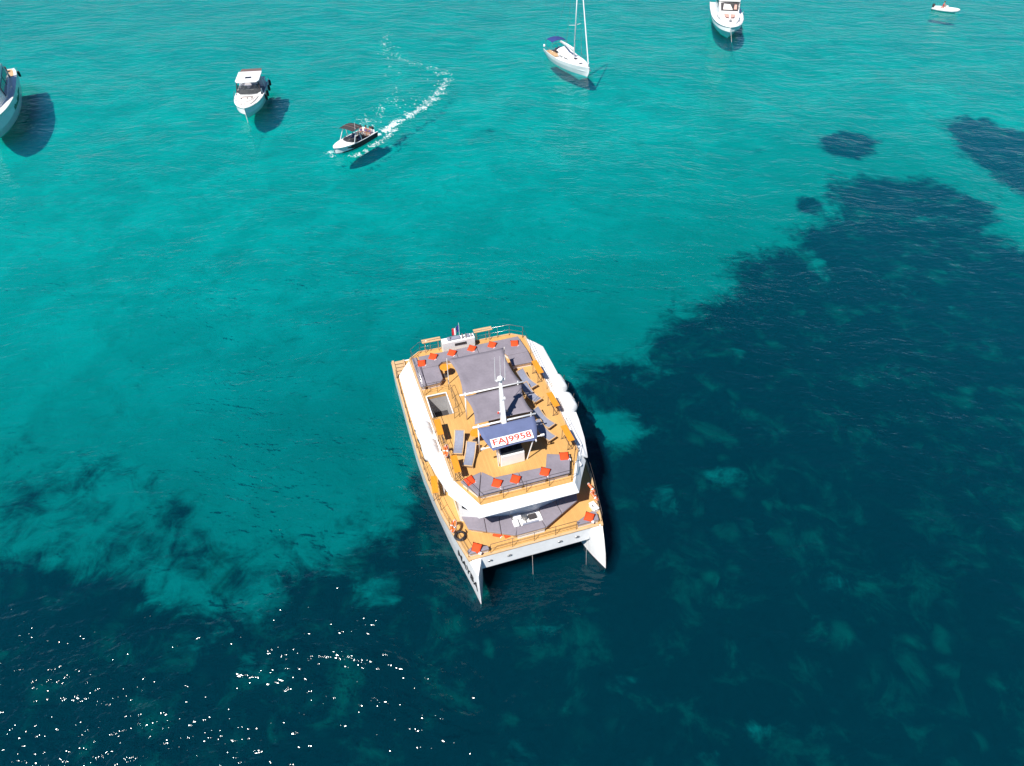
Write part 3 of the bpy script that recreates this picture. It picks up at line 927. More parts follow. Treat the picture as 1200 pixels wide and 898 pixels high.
# helm: console, canopy, number banner
bm = new(); prism(bm, [(-1.03, 5.47), (.50, 5.50), (.50, 6.35), (-1.03, 6.35)], ZR + .003, 6.05, [(-1.0, 5.52), (.47, 5.55), (.47, 6.35), (-1.0, 6.35)])
helm = obj('helm_console', bm, M['white'], cat, bevel=.03)
bm = new(); prism(bm, [(-.95, 5.62), (.42, 5.62), (.42, 6.3), (-.95, 6.3)], 6.054, [6.10, 6.10, 6.38, 6.38]); obj('dashboard', bm, M['glass'], helm)
for x in (-.6, -.1, .25):
    bm = new(); slab(bm, [(x - .14, 5.78, 6.215), (x + .14, 5.78, 6.215), (x + .14, 6.08, 6.335), (x - .14, 6.08, 6.335)], .02); obj('display', bm, M['black'], helm)
bm = new(); torus(bm, .24, .02, Matrix.Translation((-.72, 6.55, 6.15)) @ Matrix.Rotation(R(70), 4, 'X'), 20, 6); tube(bm, [(-.72, 6.36, 6.1), (-.72, 6.55, 6.15)], .03, 6); obj('steering_wheel', bm, M['black'], helm)
bm = new(); box(bm, (-.25, 7.05, 5.75), (1.3, .5, .14)); box(bm, (-.25, 7.32, 6.05), (1.3, .12, .5)); box(bm, (-.25, 7.1, 5.44), (1.1, .4, .46)); obj('helm_bench', bm, M['sling'], helm, bevel=.03)
bm = new()
for x0, y0, x1, y1 in ((-1.14, 5.60, -1.30, 5.45), (.68, 5.62, .98, 5.45)):
    tube(bm, [(x0, y0, ZR), (x1, y1, 7.05)], .04, 8)
tube(bm, [(-2.10, 5.62, 7.06), (1.62, 5.60, 7.06)], .035, 8)
box(bm, (1.60, 5.62, 7.06), (.24, .10, .10)); box(bm, (-2.08, 5.62, 7.06), (.24, .10, .10)); box(bm, (1.09, 5.34, 7.05), (.07, .16, .1)) 
obj('canopy_frame', bm, M['white'], helm)
CAN = lambda u, v: 0.06 * math.sin(math.pi * u) * (1 - v)
can = membrane('helm_canopy', [(-1.54, 5.28, 7.08), (1.12, 5.30, 7.08), (1.52, 6.96, 7.44), (-2.02, 6.96, 7.44)], 0, (-.10, .06), M['navy'], helm, CAN)
# banner lies on the canopy's front slope: 2.55 m x 0.56 m
c0 = Vector((-.27, 5.70, 7.27)); ex = Vector((1, .012, 0)).normalized(); ey = Vector((0, 1, .20)).normalized(); nz = ex.cross(ey)
bm = new(); slab(bm, [tuple(c0 + ex * a + ey * b) for a, b in ((-1.29, -.29), (1.29, -.29), (1.29, .29), (-1.29, .29))], .012); ban = obj('number_banner', bm, M['panel'], helm)
bm = text_bm('FAJ9958', 0.56, 0.003)
xs = [v.co.x for v in bm.verts]; k = 2.36 / (max(xs) - min(xs))
for v in bm.verts:
    x, y, z = v.co; v.co = c0 + ex * (x * k) + ey * (y * 1.0) + nz * (z + .006)
obj('banner_lettering', bm, M['red'], ban)

# stern service counter with grey lids, between the tall stern tables
bm = new(); prism(bm, [(-1.94, 16.80), (.46, 16.84), (.46, 17.38), (-1.94, 17.38)], ZR + .003, 6.12); sc_ = obj('stern_counter', bm, M['white'], cat, bevel=.03)
bm = new(); box(bm, (-1.05, 17.12, 6.19), (.95, .34, .13)); box(bm, (.0, 17.12, 6.19), (.22, .34, .13)); obj('grill_lid', bm, M['sling'], sc_, bevel=.05)
bm = new(); box(bm, (-.62, 16.81, 5.82), (.85, .03, .2)); obj('counter_opening', bm, M['dark'], sc_)
for nm_, pts_, r_ in (('tap', [(-1.32, 16.95, 6.12), (-1.32, 17.02, 6.42), (-1.30, 17.12, 6.40)], .03), ('bottle', [(-.42, 16.95, 6.12), (-.42, 17.02, 6.36), (-.42, 17.05, 6.5)], .045), ('bottle', [(-.18, 16.95, 6.12), (-.18, 17.05, 6.48)], .035), ('cup_stack', [(.22, 17.0, 6.12), (.22, 17.0, 6.4)], .05)):
    bm = new(); tube(bm, pts_, r_, 8); obj(nm_, bm, M['steel'], sc_)

# ------------------------------------------------------------------ loose things on the catamaran
def cushion_mesh():
    bm = new(); n = 8; s = .30
    top = []; bot = []
    for j in range(n + 1):
        rt, rb = [], []
        for i in range(n + 1):
            u, v = i / n * 2 - 1, j / n * 2 - 1
            puff = (max(0, 1 - abs(u) ** 2.6) * max(0, 1 - abs(v) ** 2.6)) ** .55
            pin = 1 - .07 * (1 - (abs(u) * abs(v)) ** 1.5)
            x, y = u * s * (pin if abs(u) > .5 else 1), v * s * (pin if abs(v) > .5 else 1)
            rt.append(bm.verts.new((x, y, .10 + .085 * puff)))
            rb.append(bm.verts.new((x, y, .10 - .075 * puff)) if 0 < i < n and 0 < j < n else rt[-1])
        top.append(rt); bot.append(rb)
    for j in range(n):
        for i in range(n):
            bm.faces.new((top[j][i], top[j][i + 1], top[j + 1][i + 1], top[j + 1][i]))
            bm.faces.new((bot[j][i], bot[j + 1][i], bot[j + 1][i + 1], bot[j][i + 1]))
    return bm
first_cushion = None
def cushion(x, y, z, rz, label, group, tilt=R(12)):
    global first_cushion
    if first_cushion is None:
        t = thing('cushion', label, 'cushion', (0, 0, 0), 0, group)
        obj('cover', cushion_mesh(), M['orange'], t, smooth=True)
        bm = new(); slab(bm, [(.20, -.31, .13), (.36, -.31, .075), (.36, -.16, .075), (.20, -.16, .15)], .02)
        obj('white_corner', bm, M['panel'], t)  # white piece at the lower corner
        first_cushion = t; o = t
        o.location = cw(x, y, z); o.rotation_euler = (0, 0, rz + CAT_RZ)
    else:
        o = dup(first_cushion, cw(x, y, z), rz + CAT_RZ, label, group)
    o.rotation_euler = (tilt, 0, rz + CAT_RZ)
    return o
GS, GB, GF = 'orange cushions on the stern seating', 'orange cushions on the bow seating', 'orange cushions on the foredeck'
for x, y, rz, lab in (
    (-3.70, 15.70, R(-8), 'orange square cushion nearest the starboard stern corner of the grey seating'),
    (-2.79, 16.15, R(-32), 'orange cushion second from the starboard end of the stern seating'),
    (-1.43, 16.15, R(-36), 'orange cushion in front of the starboard half of the white stern counter'),
    (0.04, 16.2, R(-38), 'orange cushion at the port end of the white stern counter, near the flag'),
    (1.53, 16.15, R(-36), 'orange cushion on the stern seating in front of the port tall table'),
    (3.12, 15.82, R(-14), 'orange cushion nearest the port stern corner of the grey seating')):
    cushion(x, y, 5.60, rz, lab, GS)
for x, y, rz, lab in (
    (-3.18, 4.66, R(18), 'orange cushion on the starboard tip of the upper bow seating'),
    (-1.72, 4.0, R(-34), 'orange cushion on the bow seating, second from starboard, below the two loungers'),
    (-.60, 3.96, R(-36), 'orange cushion on the bow seating straight ahead of the white helm console'),
    (1.23, 3.96, R(-34), 'orange cushion on the port half of the straight bow seating'),
    (2.75, 4.76, R(-12), 'orange cushion on the port tip of the upper bow seating')):
    cushion(x, y, 5.60, rz, lab, GB)
cushion(-3.60, 1.98, 2.77, R(-35), 'orange cushion on the starboard corner seat of the foredeck', GF, R(24))
cushion(3.50, 2.02, 2.77, R(-38), 'orange cushion on the port corner seat of the foredeck', GF)
cushion(-2.05, 2.86, 2.33, R(-30), 'orange cushion fallen on the teak under the foredeck seating, the fuller one', GF, R(8))
cushion(-1.50, 2.66, 2.33, R(8), 'orange cushion mostly hidden under the edge of the foredeck seating', GF, R(8))

# sun loungers: teak frame, sagging sling, raised back
def lounger(label, group):
    t = thing('sun_lounger', label, 'sun lounger', (0, 0, 0), 0, group)
    L, W = 1.52, .60                                    # local: foot at y=0, head at +y
    prof = [(0.0, .34), (.22, .31), (.48, .29), (.74, .31), (.96, .38), (1.18, .52), (1.40, .70), (1.52, .80)]
    bm = new()
    loft(bm, [[(-W / 2 + .04, y, z), (W / 2 - .04, y, z), (W / 2 - .04, y, z - .02), (-W / 2 + .04, y, z - .02)] for y, z in prof])
    obj('sling', bm, M['sling'], t, smooth=False)
    bm = new()
    for sx in (-1, 1):
        loft(bm, [[(sx * W / 2 - .025, y, z + .015), (sx * W / 2 + .025, y, z + .015), (sx * W / 2 + .025, y, z - .05), (sx * W / 2 - .025, y, z - .05)] for y, z in prof])
    box(bm, (0, -.01, .33), (W + .05, .05, .06)); box(bm, (0, 1.525, .78), (W + .05, .05, .06))
    obj('frame', bm, M['teak_pale'], t)
    for sx in (-1, 1):
        for y, z in ((.10, .31), (.92, .34)):
            bm = new(); box(bm, (sx * (W / 2 + .0), y, z / 2 - .02), (.05, .06, z - .04)); obj('leg', bm, M['teak_pale'], t)
        bm = new(); tube(bm, [(sx * (W / 2 - .06), 1.26, .55), (sx * (W / 2 - .06), 1.40, .03)], .02, 6); obj('back_strut', bm, M['teak_pale'], t)
    bm = new(); box(bm, (0, .10, .10), (W - .05, .04, .05)); box(bm, (0, .92, .10), (W - .05, .04, .05)); obj('stretcher', bm, M['teak_pale'], t)
    return t
GL = 'sun loungers on the upper deck'
def put(o, x, y, z, rz):
    o.location = cw(x, y, z); o.rotation_euler = (0, 0, rz + CAT_RZ)
lg = lounger('grey sling sun lounger on open teak, the one nearer the stairwell opening', GL)
put(lg, -3.34, 7.04, ZR, math.atan2(-.55, 1.5))
for x, y, hx, hy, lab in (
    (-3.00, 5.93, .62, 1.35, 'grey sling sun lounger on open teak, the one nearer the helm console'),
    (3.05, 11.28, -.62, 1.5, 'grey sling sun lounger beside the aft awning, closest to the stern'),
    (2.88, 9.92, -.62, 1.5, 'grey sling sun lounger half shaded by the awning edge, second from the stern'),
    (2.96, 7.50, -.68, 1.35, 'grey sling sun lounger level with the mast foot, third from the stern'),
    (2.62, 6.45, -.62, 1.4, 'grey sling sun lounger half hidden beside the blue helm canopy')):
    dup(lg, cw(x, y, ZR), math.atan2(-hx, hy) + CAT_RZ, lab, GL)

# varnished bar tables along the rails
def bar_table(label, group, top='varnish', Lt=1.35, W=.40, h=1.02):
    t = thing('bar_table', label, 'table', (0, 0, 0), 0, group)
    bm = new(); box(bm, (0, 0, h - .025), (W, Lt, .05)); obj('tabletop', bm, M[top], t, bevel=.012)
    for y in (-Lt * .36, Lt * .36):
        bm = new()
        for x in (-W * .33, W * .33):
            tube(bm, [(x, y, h - .05), (x, y, .02)], .018, 6)
        tube(bm, [(-W * .5, y, .02), (W * .5, y, .02)], .02, 6)
        obj('leg', bm, M['gunmetal'] if top == 'varnish' else M['steel'], t)
    bm = new(); tube(bm, [(0, -Lt * .36, .3), (0, Lt * .36, .3)], .014, 6); obj('foot_bar', bm, M['gunmetal'], t)
    return t
GT = 'varnished bar tables along the rails'
bt = bar_table('narrow varnished bar table on the starboard side just forward of the stairwell', GT)
put(bt, -4.02, 8.92, ZR, R(-2))
for x, y, z, rz, lab in (
    (-3.74, 5.72, ZR, R(-2), 'narrow varnished bar table on the starboard side next to the bow seating'),
    (3.66, 12.40, ZR, R(2), 'narrow varnished bar table on the port rail closest to the stern'),
    (3.58, 9.10, ZR, R(2), 'narrow varnished bar table on the port rail beside the two life raft canisters'),
    (3.42, 6.05, ZR, R(2), 'narrow varnished bar table on the port rail near the bow seating'),
    (-4.98, 6.85, ZD, R(-7), 'narrow varnished bar table down on the starboard side deck')):
    dup(bt, cw(x, y, z), rz + CAT_RZ, lab, GT)
t2 = bar_table('pale wooden tall table over the stern rail, starboard of the white counter', 'pale tall tables on the stern rail', 'teak_pale', 1.36, .40, .98)
put(t2, -2.62, 17.42, ZR, R(90))
dup(t2, cw(1.20, 17.46, ZR), R(90) + CAT_RZ, 'pale wooden tall table over the stern rail, port of the white counter', 'pale tall tables on the stern rail')

# round yellow bar tables under the awning
def stool(label):
    t = thing('round_table', label, 'table', (0, 0, 0), 0, 'round yellow tables under the awning')
    bm = new(); lathe(bm, [(.34, .74), (.36, .76), (.36, .78), (.34, .80)], 22); obj('tabletop', bm, M['varnish'], t, smooth=False)
    bm = new(); lathe(bm, [(.04, .05), (.035, .4), (.04, .735)], 10); obj('pedestal', bm, M['gunmetal'], t)
    bm = new(); lathe(bm, [(.24, 0), (.24, .02), (.06, .05)], 18); obj('foot', bm, M['gunmetal'], t)
    return t
st = stool('round yellow table between the stern seating and the aft awning edge'); put(st, -2.32, 14.5, ZR, 0)
dup(st, cw(-1.92, 7.95, ZR), CAT_RZ, 'round yellow table just showing under the awning beside the mast')

# life raft canisters on the wings
def canister(label):
    t = thing('liferaft_canister', label, 'life raft', (0, 0, 0), 0, 'white life raft canisters on the side wings')
    A = Matrix.Rotation(R(90), 4, 'X')
    def shell(z0, z1):
        bm = new(); s = 1 if z1 > z0 else -1; Lh = abs(z1 - z0)
        lathe(bm, [(.50, z0), (.515, z0 + s * Lh * .2), (.51, z0 + s * Lh * .75), (.47, z0 + s * Lh * .92), (.36, z0 + s * Lh), (.05, z0 + s * Lh * 1.03)], 26, Matrix.Translation((0, 0, .50)) @ A)
        return bm
    obj('shell_half', shell(.015, .64), M['white'], t, smooth=True); obj('shell_half', shell(-.015, -.64), M['white'], t, smooth=True)
    bm = new(); lathe(bm, [(.525, -.035), (.535, 0), (.525, .035)], 26, Matrix.Translation((0, 0, .50)) @ A); obj('seal_band', bm, M['cream'], t, smooth=True)
    for y in (-.42, .42):
        bm = new(); box(bm, (0, y, .06), (.95, .10, .12)); tube(bm, [(-.5, y, .1), (-.58, y, .45)], .03, 6); tube(bm, [(.5, y, .1), (.58, y, .45), (.6, y, .8)], .03, 6); obj('cradle', bm, M['gunmetal'], t)
    return t
cn = canister('white life raft canister on the port wing, the one nearer the stern'); put(cn, 4.80, 11.35, 4.68, 0)
for x, y, z, lab in ((4.78, 9.45, 4.68, 'white life raft canister on the port wing, the one nearer the bow'),
                     (-4.80, 9.95, 4.45, 'white life raft canister on the starboard wing, the one nearer the stern'),
                     (-4.78, 8.35, 4.45, 'white life raft canister on the starboard wing, the one nearer the bow')):
    dup(cn, cw(x, y, z), CAT_RZ, lab)

# lifebuoys, hose ring, fender box, flag
def lifebuoy(label):
    t = thing('lifebuoy', label, 'lifebuoy', (0, 0, 0), 0, 'orange lifebuoys on the rails')
    bm = new(); torus(bm, .29, .085, None, 28, 10); obj('ring', bm, M['buoy'], t, smooth=True)
    for k in range(4):
        bm = new(); a = R(45 + 90 * k); torus(bm, .29, .089, None, 4, 10, a - .13, a + .13); obj('band', bm, M['panel'], t, smooth=True)
    bm = new(); torus(bm, .40, .012, None, 28, 5); obj('grab_line', bm, M['rope'], t)
    return t
def put3(o, x, y, z, rx, ry, rz):
    o.location = cw(x, y, z); o.rotation_euler = (rx, ry, rz + CAT_RZ)
lb = lifebuoy('orange and white lifebuoy on the starboard foredeck rail beside the black hose ring'); put3(lb, -4.56, 3.75, 2.98, 0, R(-62), R(-10))
for x, y, z, ry, rz, lab in ((4.42, 3.95, 2.98, R(62), R(10), 'orange lifebuoy on the port foredeck rail, the one nearer the stern'),
                             (4.36, 3.30, 2.95, R(55), R(10), 'orange lifebuoy on the port foredeck rail, the one nearer the white locker'),
                             (-3.98, 7.25, 5.78, R(-70), 0, 'orange lifebuoy on the upper starboard rail between two bar tables')):
    o = dup(lb, (0, 0, 0), 0, lab); put3(o, x, y, z, 0, ry, rz)
t = thing('hose_ring', 'coiled black hose ring hanging inside the starboard foredeck rail', 'hose', cw(-4.30, 3.25, 2.52), CAT_RZ)
bm = new()
for k, (rr, zz) in enumerate(((.30, 0), (.33, .05), (.28, .09))): torus(bm, rr, .045, Matrix.Translation((0, 0, zz)), 26, 7)
obj('coil', bm, M['black'], t, smooth=True)
bm = new(); tube(bm, [(.3, 0, .06), (.45, .2, 0), (.42, .42, -.06)], .03, 6); obj('hose_end', bm, M['black'], t)
t = thing('deck_box', 'small white locker on the port foredeck beside the orange lifebuoys', 'locker', cw(4.12, 2.78, ZD + .01), CAT_RZ + R(12))
bm = new(); box(bm, (0, 0, .16), (.34, .62, .30)); obj('body', bm, M['white'], t, bevel=.04)
bm = new(); box(bm, (0, 0, .335), (.38, .66, .05)); l_ = obj('lid', bm, M['white'], t, bevel=.02)
bm = new(); box(bm, (-.1, 0, .37), (.06, .16, .02)); obj('handle', bm, M['dark'], l_)

t = thing('french_flag', 'blue, white and red flag on a white staff behind the stern counter', 'flag', cw(-.52, 17.45, ZR), CAT_RZ)
bm = new(); tube(bm, [(0, 0, 0), (0, .12, 1.9)], [.022, .014], 6); obj('staff', bm, M['white'], t)
for i, mt_ in enumerate(('flag_blue', 'panel', 'flag_red')):
    bm = new(); n = 6; rows = []
    for j in range(n + 1):
        a = i / 3 + j / n / 3
        x = -.02 - .52 * a; y = .09 + .07 * math.sin(a * 9); dz = -.30 * a
        rows.append([(x, y, 1.72 + dz), (x, y - .03, 1.16 + dz * 1.2), (x, y - .03 + .008, 1.16 + dz * 1.2), (x, y + .008, 1.72 + dz)])
    loft(bm, rows); obj('stripe', bm, M[mt_], t, smooth=False)

def rope(name, label, pts, r=.03, cat_='rope', mat='rope', group=None):
    bm = new(); tube(bm, pts, r, 6)
    return tag(obj(name, bm, M[mat], smooth=True), label, cat_, group)
rope('anchor_rope', 'pale anchor rope running from under the catamaran bow beam down into the dark water', [cw(-.25, 2.2, 2.15), cw(-.35, 1.35, 1.3), cw(-.42, .95, .0), cw(-.44, .75, -.5)], .008)
rope('mooring_rope', 'thin mooring rope hanging from the inside of the port bow into the water', [cw(3.3, 1.62, 1.75), cw(3.1, 1.1, .6), cw(2.9, .5, -.1)], .007)

# ------------------------------------------------------------------ people: one skinned body each, clothes and hair as parts
def skin_body(nodes, edges, root='pelvis'):
    """nodes: name -> (xyz, radius); returns a smooth continuous body mesh as a bmesh"""
    names = list(nodes)
    bm = new()
    vs = {n: bm.verts.new(nodes[n][0]) for n in names}
    for a, b in edges:
        bm.edges.new((vs[a], vs[b]))
    me = bpy.data.meshes.new('body_cage')
    bm.to_mesh(me); bm.free()
    o = bpy.data.objects.new('body_cage', me)
    COL.objects.link(o)
    o.modifiers.new('skin', 'SKIN')
    sv = me.skin_vertices[0].data
    for i, n in enumerate(names):
        r = nodes[n][1]
        sv[i].radius = (r, r) if isinstance(r, (int, float)) else r
        sv[i].use_root = (n == root)
    ss = o.modifiers.new('sub', 'SUBSURF'); ss.levels = 1; ss.render_levels = 1
    bpy.context.view_layer.update()
    m2 = bpy.data.meshes.new_from_object(o.evaluated_get(bpy.context.evaluated_depsgraph_get()))
    bpy.data.objects.remove(o); bpy.data.meshes.remove(me)
    bm = new(); bm.from_mesh(m2); bpy.data.meshes.remove(m2)
    return bm

def person(label, loc, rz, cloth, group=None, lean=0.0, turn=0.0, arm=0.0, hair_long=False, standing=False):
    """seat (or feet, when standing) at the origin, facing local -y"""
    t = thing('person', label, 'person', loc, rz, group)
    z0 = 0.86 if standing else 0.10
    N = {'pelvis': ((0, 0, z0), (.15, .11)), 'belly': ((0, .01 - lean * .2, z0 + .16), (.135, .10)), 'chest': ((0, -lean * .45, z0 + .36), (.16, .11)),
         'neck0': ((0, -lean * .6, z0 + .51), .07), 'neck': ((0, -lean * .66, z0 + .58), .052), 'jaw': ((0, -.02 - lean * .72, z0 + .66), (.065, .075)), 'skull': ((0, .0 - lean * .75, z0 + .755), (.078, .095)), 'crown': ((0, .0 - lean * .76, z0 + .83), (.055, .07))}
    Ed = [('pelvis', 'belly'), ('belly', 'chest'), ('chest', 'neck0'), ('neck0', 'neck'), ('neck', 'jaw'), ('jaw', 'skull'), ('skull', 'crown')]
    for s, k in ((-1, 'l'), (1, 'r')):
        if standing:
            leg = {'hip': ((s * .10, 0, z0 - .06), .085), 'knee': ((s * .12, -.02, .46), .056), 'ankle': ((s * .12, .03, .08), .038), 'toe': ((s * .14, -.15, .03), .034)}
        else:
            leg = {'hip': ((s * .11, -.06, z0 - .0), .088), 'knee': ((s * .15, -.46, z0 + .05), .06), 'ankle': ((s * .14, -.50, z0 - .36), .04), 'toe': ((s * .16, -.68, z0 - .40), .035)}
        for n, v in leg.items(): N[n + k] = v
        Ed += [('pelvis', 'hip' + k), ('hip' + k, 'knee' + k), ('knee' + k, 'ankle' + k), ('ankle' + k, 'toe' + k)]
        sh = Vector((s * .19, -lean * .55, z0 + .47))
        el = sh + Vector((s * (.07 + arm * .1), -.06 - arm * .12, -.26 + arm * .1)); wr = el + Vector((-s * .03, -.22, -.03 + arm * .10))
        pm = wr + Vector((-s * .01, -.07, -.01))
        for n, p, r in (('sh', sh, .058), ('el', el, .042), ('wr', wr, .028), ('pm', pm, (.036, .022))): N[n + k] = (tuple(p), r)
        Ed += [('chest', 'sh' + k), ('sh' + k, 'el' + k), ('el' + k, 'wr' + k), ('wr' + k, 'pm' + k)]
    bm = skin_body(N, Ed)
    # fingers, thumb, nose and ears joined to the same body mesh
    for s, k in ((-1, 'l'), (1, 'r')):
        pm = Vector(N['pm' + k][0])
        for i, ln in enumerate((.062, .075, .07, .055)):
            x = (i - 1.5) * .017 * s
            tube(bm, [pm + Vector((x, .0, 0)), pm + Vector((x * 1.15, -.03 - ln * .4, -.004)), pm + Vector((x * 1.1, -.035 - ln * .75, -.03)), pm + Vector((x, -.03 - ln * .8, -.05))], [.010, .0095, .009, .007], 6)
        tube(bm, [pm + Vector((-s * .02, .03, 0)), pm + Vector((-s * .05, -.005, -.012)), pm + Vector((-s * .05, -.035, -.03))], [.012, .011, .008], 6)
    hd = Vector(N['skull'][0])
    tube(bm, [hd + Vector((0, -.085, .0)), hd + Vector((0, -.118, -.045)), hd + Vector((0, -.09, -.05))], [.010, .017, .012], 6)
    for s in (-1, 1):
        tube(bm, [hd + Vector((s * .078, .0, .015)), hd + Vector((s * .092, .012, 0)), hd + Vector((s * .080, .004, -.04))], [.012, .016, .010], 6)
    body = obj('body', bm, M['skin'], t, smooth=True)
    for s in (-1, 1):
        bm = new(); bmesh.ops.create_uvsphere(bm, u_segments=8, v_segments=6, radius=.013, matrix=Matrix.Translation(hd + Vector((s * .032, -.088, .0)))); obj('eye', bm, M['black'], t, smooth=True)
    bm = new(); tube(bm, [hd + Vector((-.026, -.088, -.085)), hd + Vector((0, -.100, -.088)), hd + Vector((.026, -.088, -.085))], .006, 5); obj('mouth', bm, M['redcloth'], t)
    bm = new()
    bmesh.ops.create_uvsphere(bm, u_segments=16, v_segments=10, radius=1, matrix=Matrix.Translation(hd + Vector((0, .022, .025))) @ Matrix.Diagonal((.098, .112, .108, 1)))
    bmesh.ops.delete(bm, geom=[v for v in bm.verts if v.co.z < hd.z - .03 and v.co.y < hd.y + .03], context='VERTS')
    if hair_long:
        loft(bm, [[(x * .08, hd.y + .07 + q * .02 + y * .03, hd.z - .02 - q * .09) for x, y in ((-1, 0), (-.5, 1), (.5, 1), (1, 0), (.5, -.6), (-.5, -.6))] for q in range(4)])
    obj('hair', bm, M['hair'], t, smooth=True)
    # clothing shell round the torso
    bm = new()
    rings = []
    tp = [(.02, .175, .135), (.16, .160, .125), (.30, .178, .135), (.44, .172, .122), (.50, .12, .10)] if cloth == 'redcloth' else [(-.03, .178, .138), (.10, .165, .13), (.22, .165, .13), (.34, .178, .136), (.40, .165, .125)]
    for z, rx, ry in tp:
        y = -lean * 1.2 * z
        rings.append([(rx * math.cos(a), y + ry * math.sin(a), z0 + z) for a in [2 * math.pi * i / 18 for i in range(18)]])
    loft(bm, rings, caps=False)
    c = obj('shirt' if cloth == 'redcloth' else 'swimsuit', bm, M[cloth], t, smooth=True)
    sm = c.modifiers.new('cloth', 'SOLIDIFY'); sm.thickness = .008
    return t

# ------------------------------------------------------------------ other boats: shells with a hollow cockpit (local: bow tip at y = 0 towards -y)
def heading(hx, hy):
    return math.atan2(hx, -hy)
def shell(L, deck, wl, sheer, sole, keel=-.6, rake=.8, n=22, gun=.12):
    bm = new(); rings = []
    for i in range(n + 1):
        t = i / n
        t = t ** 1.35
        y = L * t
        bd = max(.03, smooth_tab(deck, t)); bw = max(.015, smooth_tab(wl, t)); zs = smooth_tab(sheer, t)
        yw = rake * (1 - t) ** 3 + y
        kz = keel * min(1, t * 4 + .15)
        bi = max(.008, bd - gun); so = min(sole, zs - .05)
        half = [(bw * .7, yw + .05, kz * .5), (bw, yw, 0.0), (bw * .45 + bd * .58, yw * .45 + y * .55, zs * .55), (bd, y, zs), (bi, y + gun * .3, zs), (max(.006, bi - .02), y + gun * .5, so)]
        ring = [(0, yw + .1, kz)] + half + [(0, y + gun * .5, so)] + [(-x, yy, z) for x, yy, z in reversed(half)]
        rings.append(ring)
    loft(bm, rings)
    return bm
def deck_poly(L, deck, t0, t1, inset_=.1, n=10):
    r = []
    for i in range(n + 1):
        t = t0 + (t1 - t0) * i / n
        r.append((max(.02, smooth_tab(deck, t) - inset_), L * t + (.12 if i == 0 else 0)))
    return r + [(-x, y) for x, y in reversed(r)]
def deck_prism(bm, L, deck, sheer, t0, t1, inset_, dz, th, n=10):
    p = deck_poly(L, deck, t0, t1, inset_, n)
    prism(bm, p, [smooth_tab(sheer, y / L) + dz - th for x, y in p], [smooth_tab(sheer, y / L) + dz for x, y in p])
def boat_rail(parent, L, deck, sheer, ts, inset_=.12, h=.65, sides=(-1, 1), r=.022):
    for s in sides:
        bm = new()
        top = [Vector((s * max(.06, smooth_tab(deck, t) - inset_), L * t + .1, smooth_tab(sheer, t) + h)) for t in ts]
        tube(bm, top, r, 6)
        for p in top[::2]:
            tube(bm, [p, p - Vector((0, 0, h))], r * .9, 5)
        obj('guard_rail', bm, M['steel'], parent, smooth=True)
def fender(label, loc, group):
    t = thing('fender', label, 'fender', loc, 0, group)
    bm = new(); lathe(bm, [(.04, -.42), (.15, -.36), (.18, -.2), (.18, .2), (.15, .36), (.05, .42)], 14); obj('float', bm, M['black'], t, smooth=True)
    bm = new(); tube(bm, [(0, 0, .40), (0, 0, .85)], .015, 5); obj('lanyard', bm, M['rope'], t)
    return t

# --- day cruiser with a white hardtop
def world_of(root, x, y, z):
    return tuple(Matrix.Translation(root.location) @ Matrix.Rotation(root.rotation_euler.z, 4, 'Z') @ Vector((x, y, z)))
CR_L = 12.4
CR_D = [(0, 0), (.04, .62), (.12, 1.25), (.28, 1.78), (.5, 1.98), (.75, 1.98), (1, 1.85)]
CR_W = [(0, 0), (.06, .38), (.15, .85), (.3, 1.4), (.5, 1.7), (.75, 1.78), (1, 1.7)]
CR_S = [(0, 1.62), (.3, 1.5), (.6, 1.32), (1, 1.15)]
cr = thing('day_cruiser', 'white day cruiser with a white hardtop and black fenders at anchor on the left', 'motor boat', (-35.9, 91.9, 0), heading(.154, -.988))
cr_h = obj('hull', shell(CR_L, CR_D, CR_W, CR_S, .75, rake=1.0), M['white'], cr)
for s in (-1, 1):
    bm = new(); loft(bm, [[(s * (smooth_tab(CR_D, t) * .56 + smooth_tab(CR_W, t) * .46 + .012), CR_L * t, z) for z in (.98 + .1 * (1 - t), 1.02 + .1 * (1 - t), .80 + .1 * (1 - t))] for t in (.14, .2, .3, .4, .5, .58)]); obj('hull_window', bm, M['glass'], cr_h)
bm = new(); deck_prism(bm, CR_L, CR_D, CR_S, 0.0, .44, .10, .03, .12); fd = obj('foredeck', bm, M['white'], cr, bevel=.03)
bm = new(); deck_prism(bm, CR_L, CR_D, CR_S, .09, .36, .50, .16, .12); obj('sunpad', bm, M['cream'], fd, bevel=.06)
bm = new(); box(bm, (0, 4.05, 1.70), (1.5, .07, .05)); obj('pad_roll', bm, M['brown'], fd)
for x in (-.75, .05, .65):
    bm = new(); box(bm, (x, 3.55, 1.69), (.16, .30, .03)); obj('deck_hatch', bm, M['glass'], fd)
bm = new(); prism(bm, [(-1.62, 5.3), (1.62, 5.3), (1.72, 6.4), (-1.72, 6.4)], 1.40, [1.62, 1.62, 1.95, 1.95]); obj('dashboard', bm, M['white'], cr, bevel=.03)
bm = new(); loft(bm, [[(x * 1.0, y, 1.60), (x, y + .02, 1.60), (x * .88, y + .72, 2.55), (x * .88, y + .70, 2.55)] for x, y in ((-1.62, 5.6), (-1.2, 5.28), (0, 5.15), (1.2, 5.28), (1.62, 5.6))]); obj('windscreen', bm, M['screen'], cr)
for s in (-1, 1):
    bm = new(); tube(bm, [(s * 1.68, 5.6, 1.5), (s * 1.42, 6.25, 2.95)], .07, 8); obj('hardtop_post', bm, M['dark'], cr)
    bm = new(); tube(bm, [(s * 1.7, 9.0, 1.2), (s * 1.45, 8.9, 2.95)], .08, 8); obj('hardtop_post', bm, M['white'], cr)
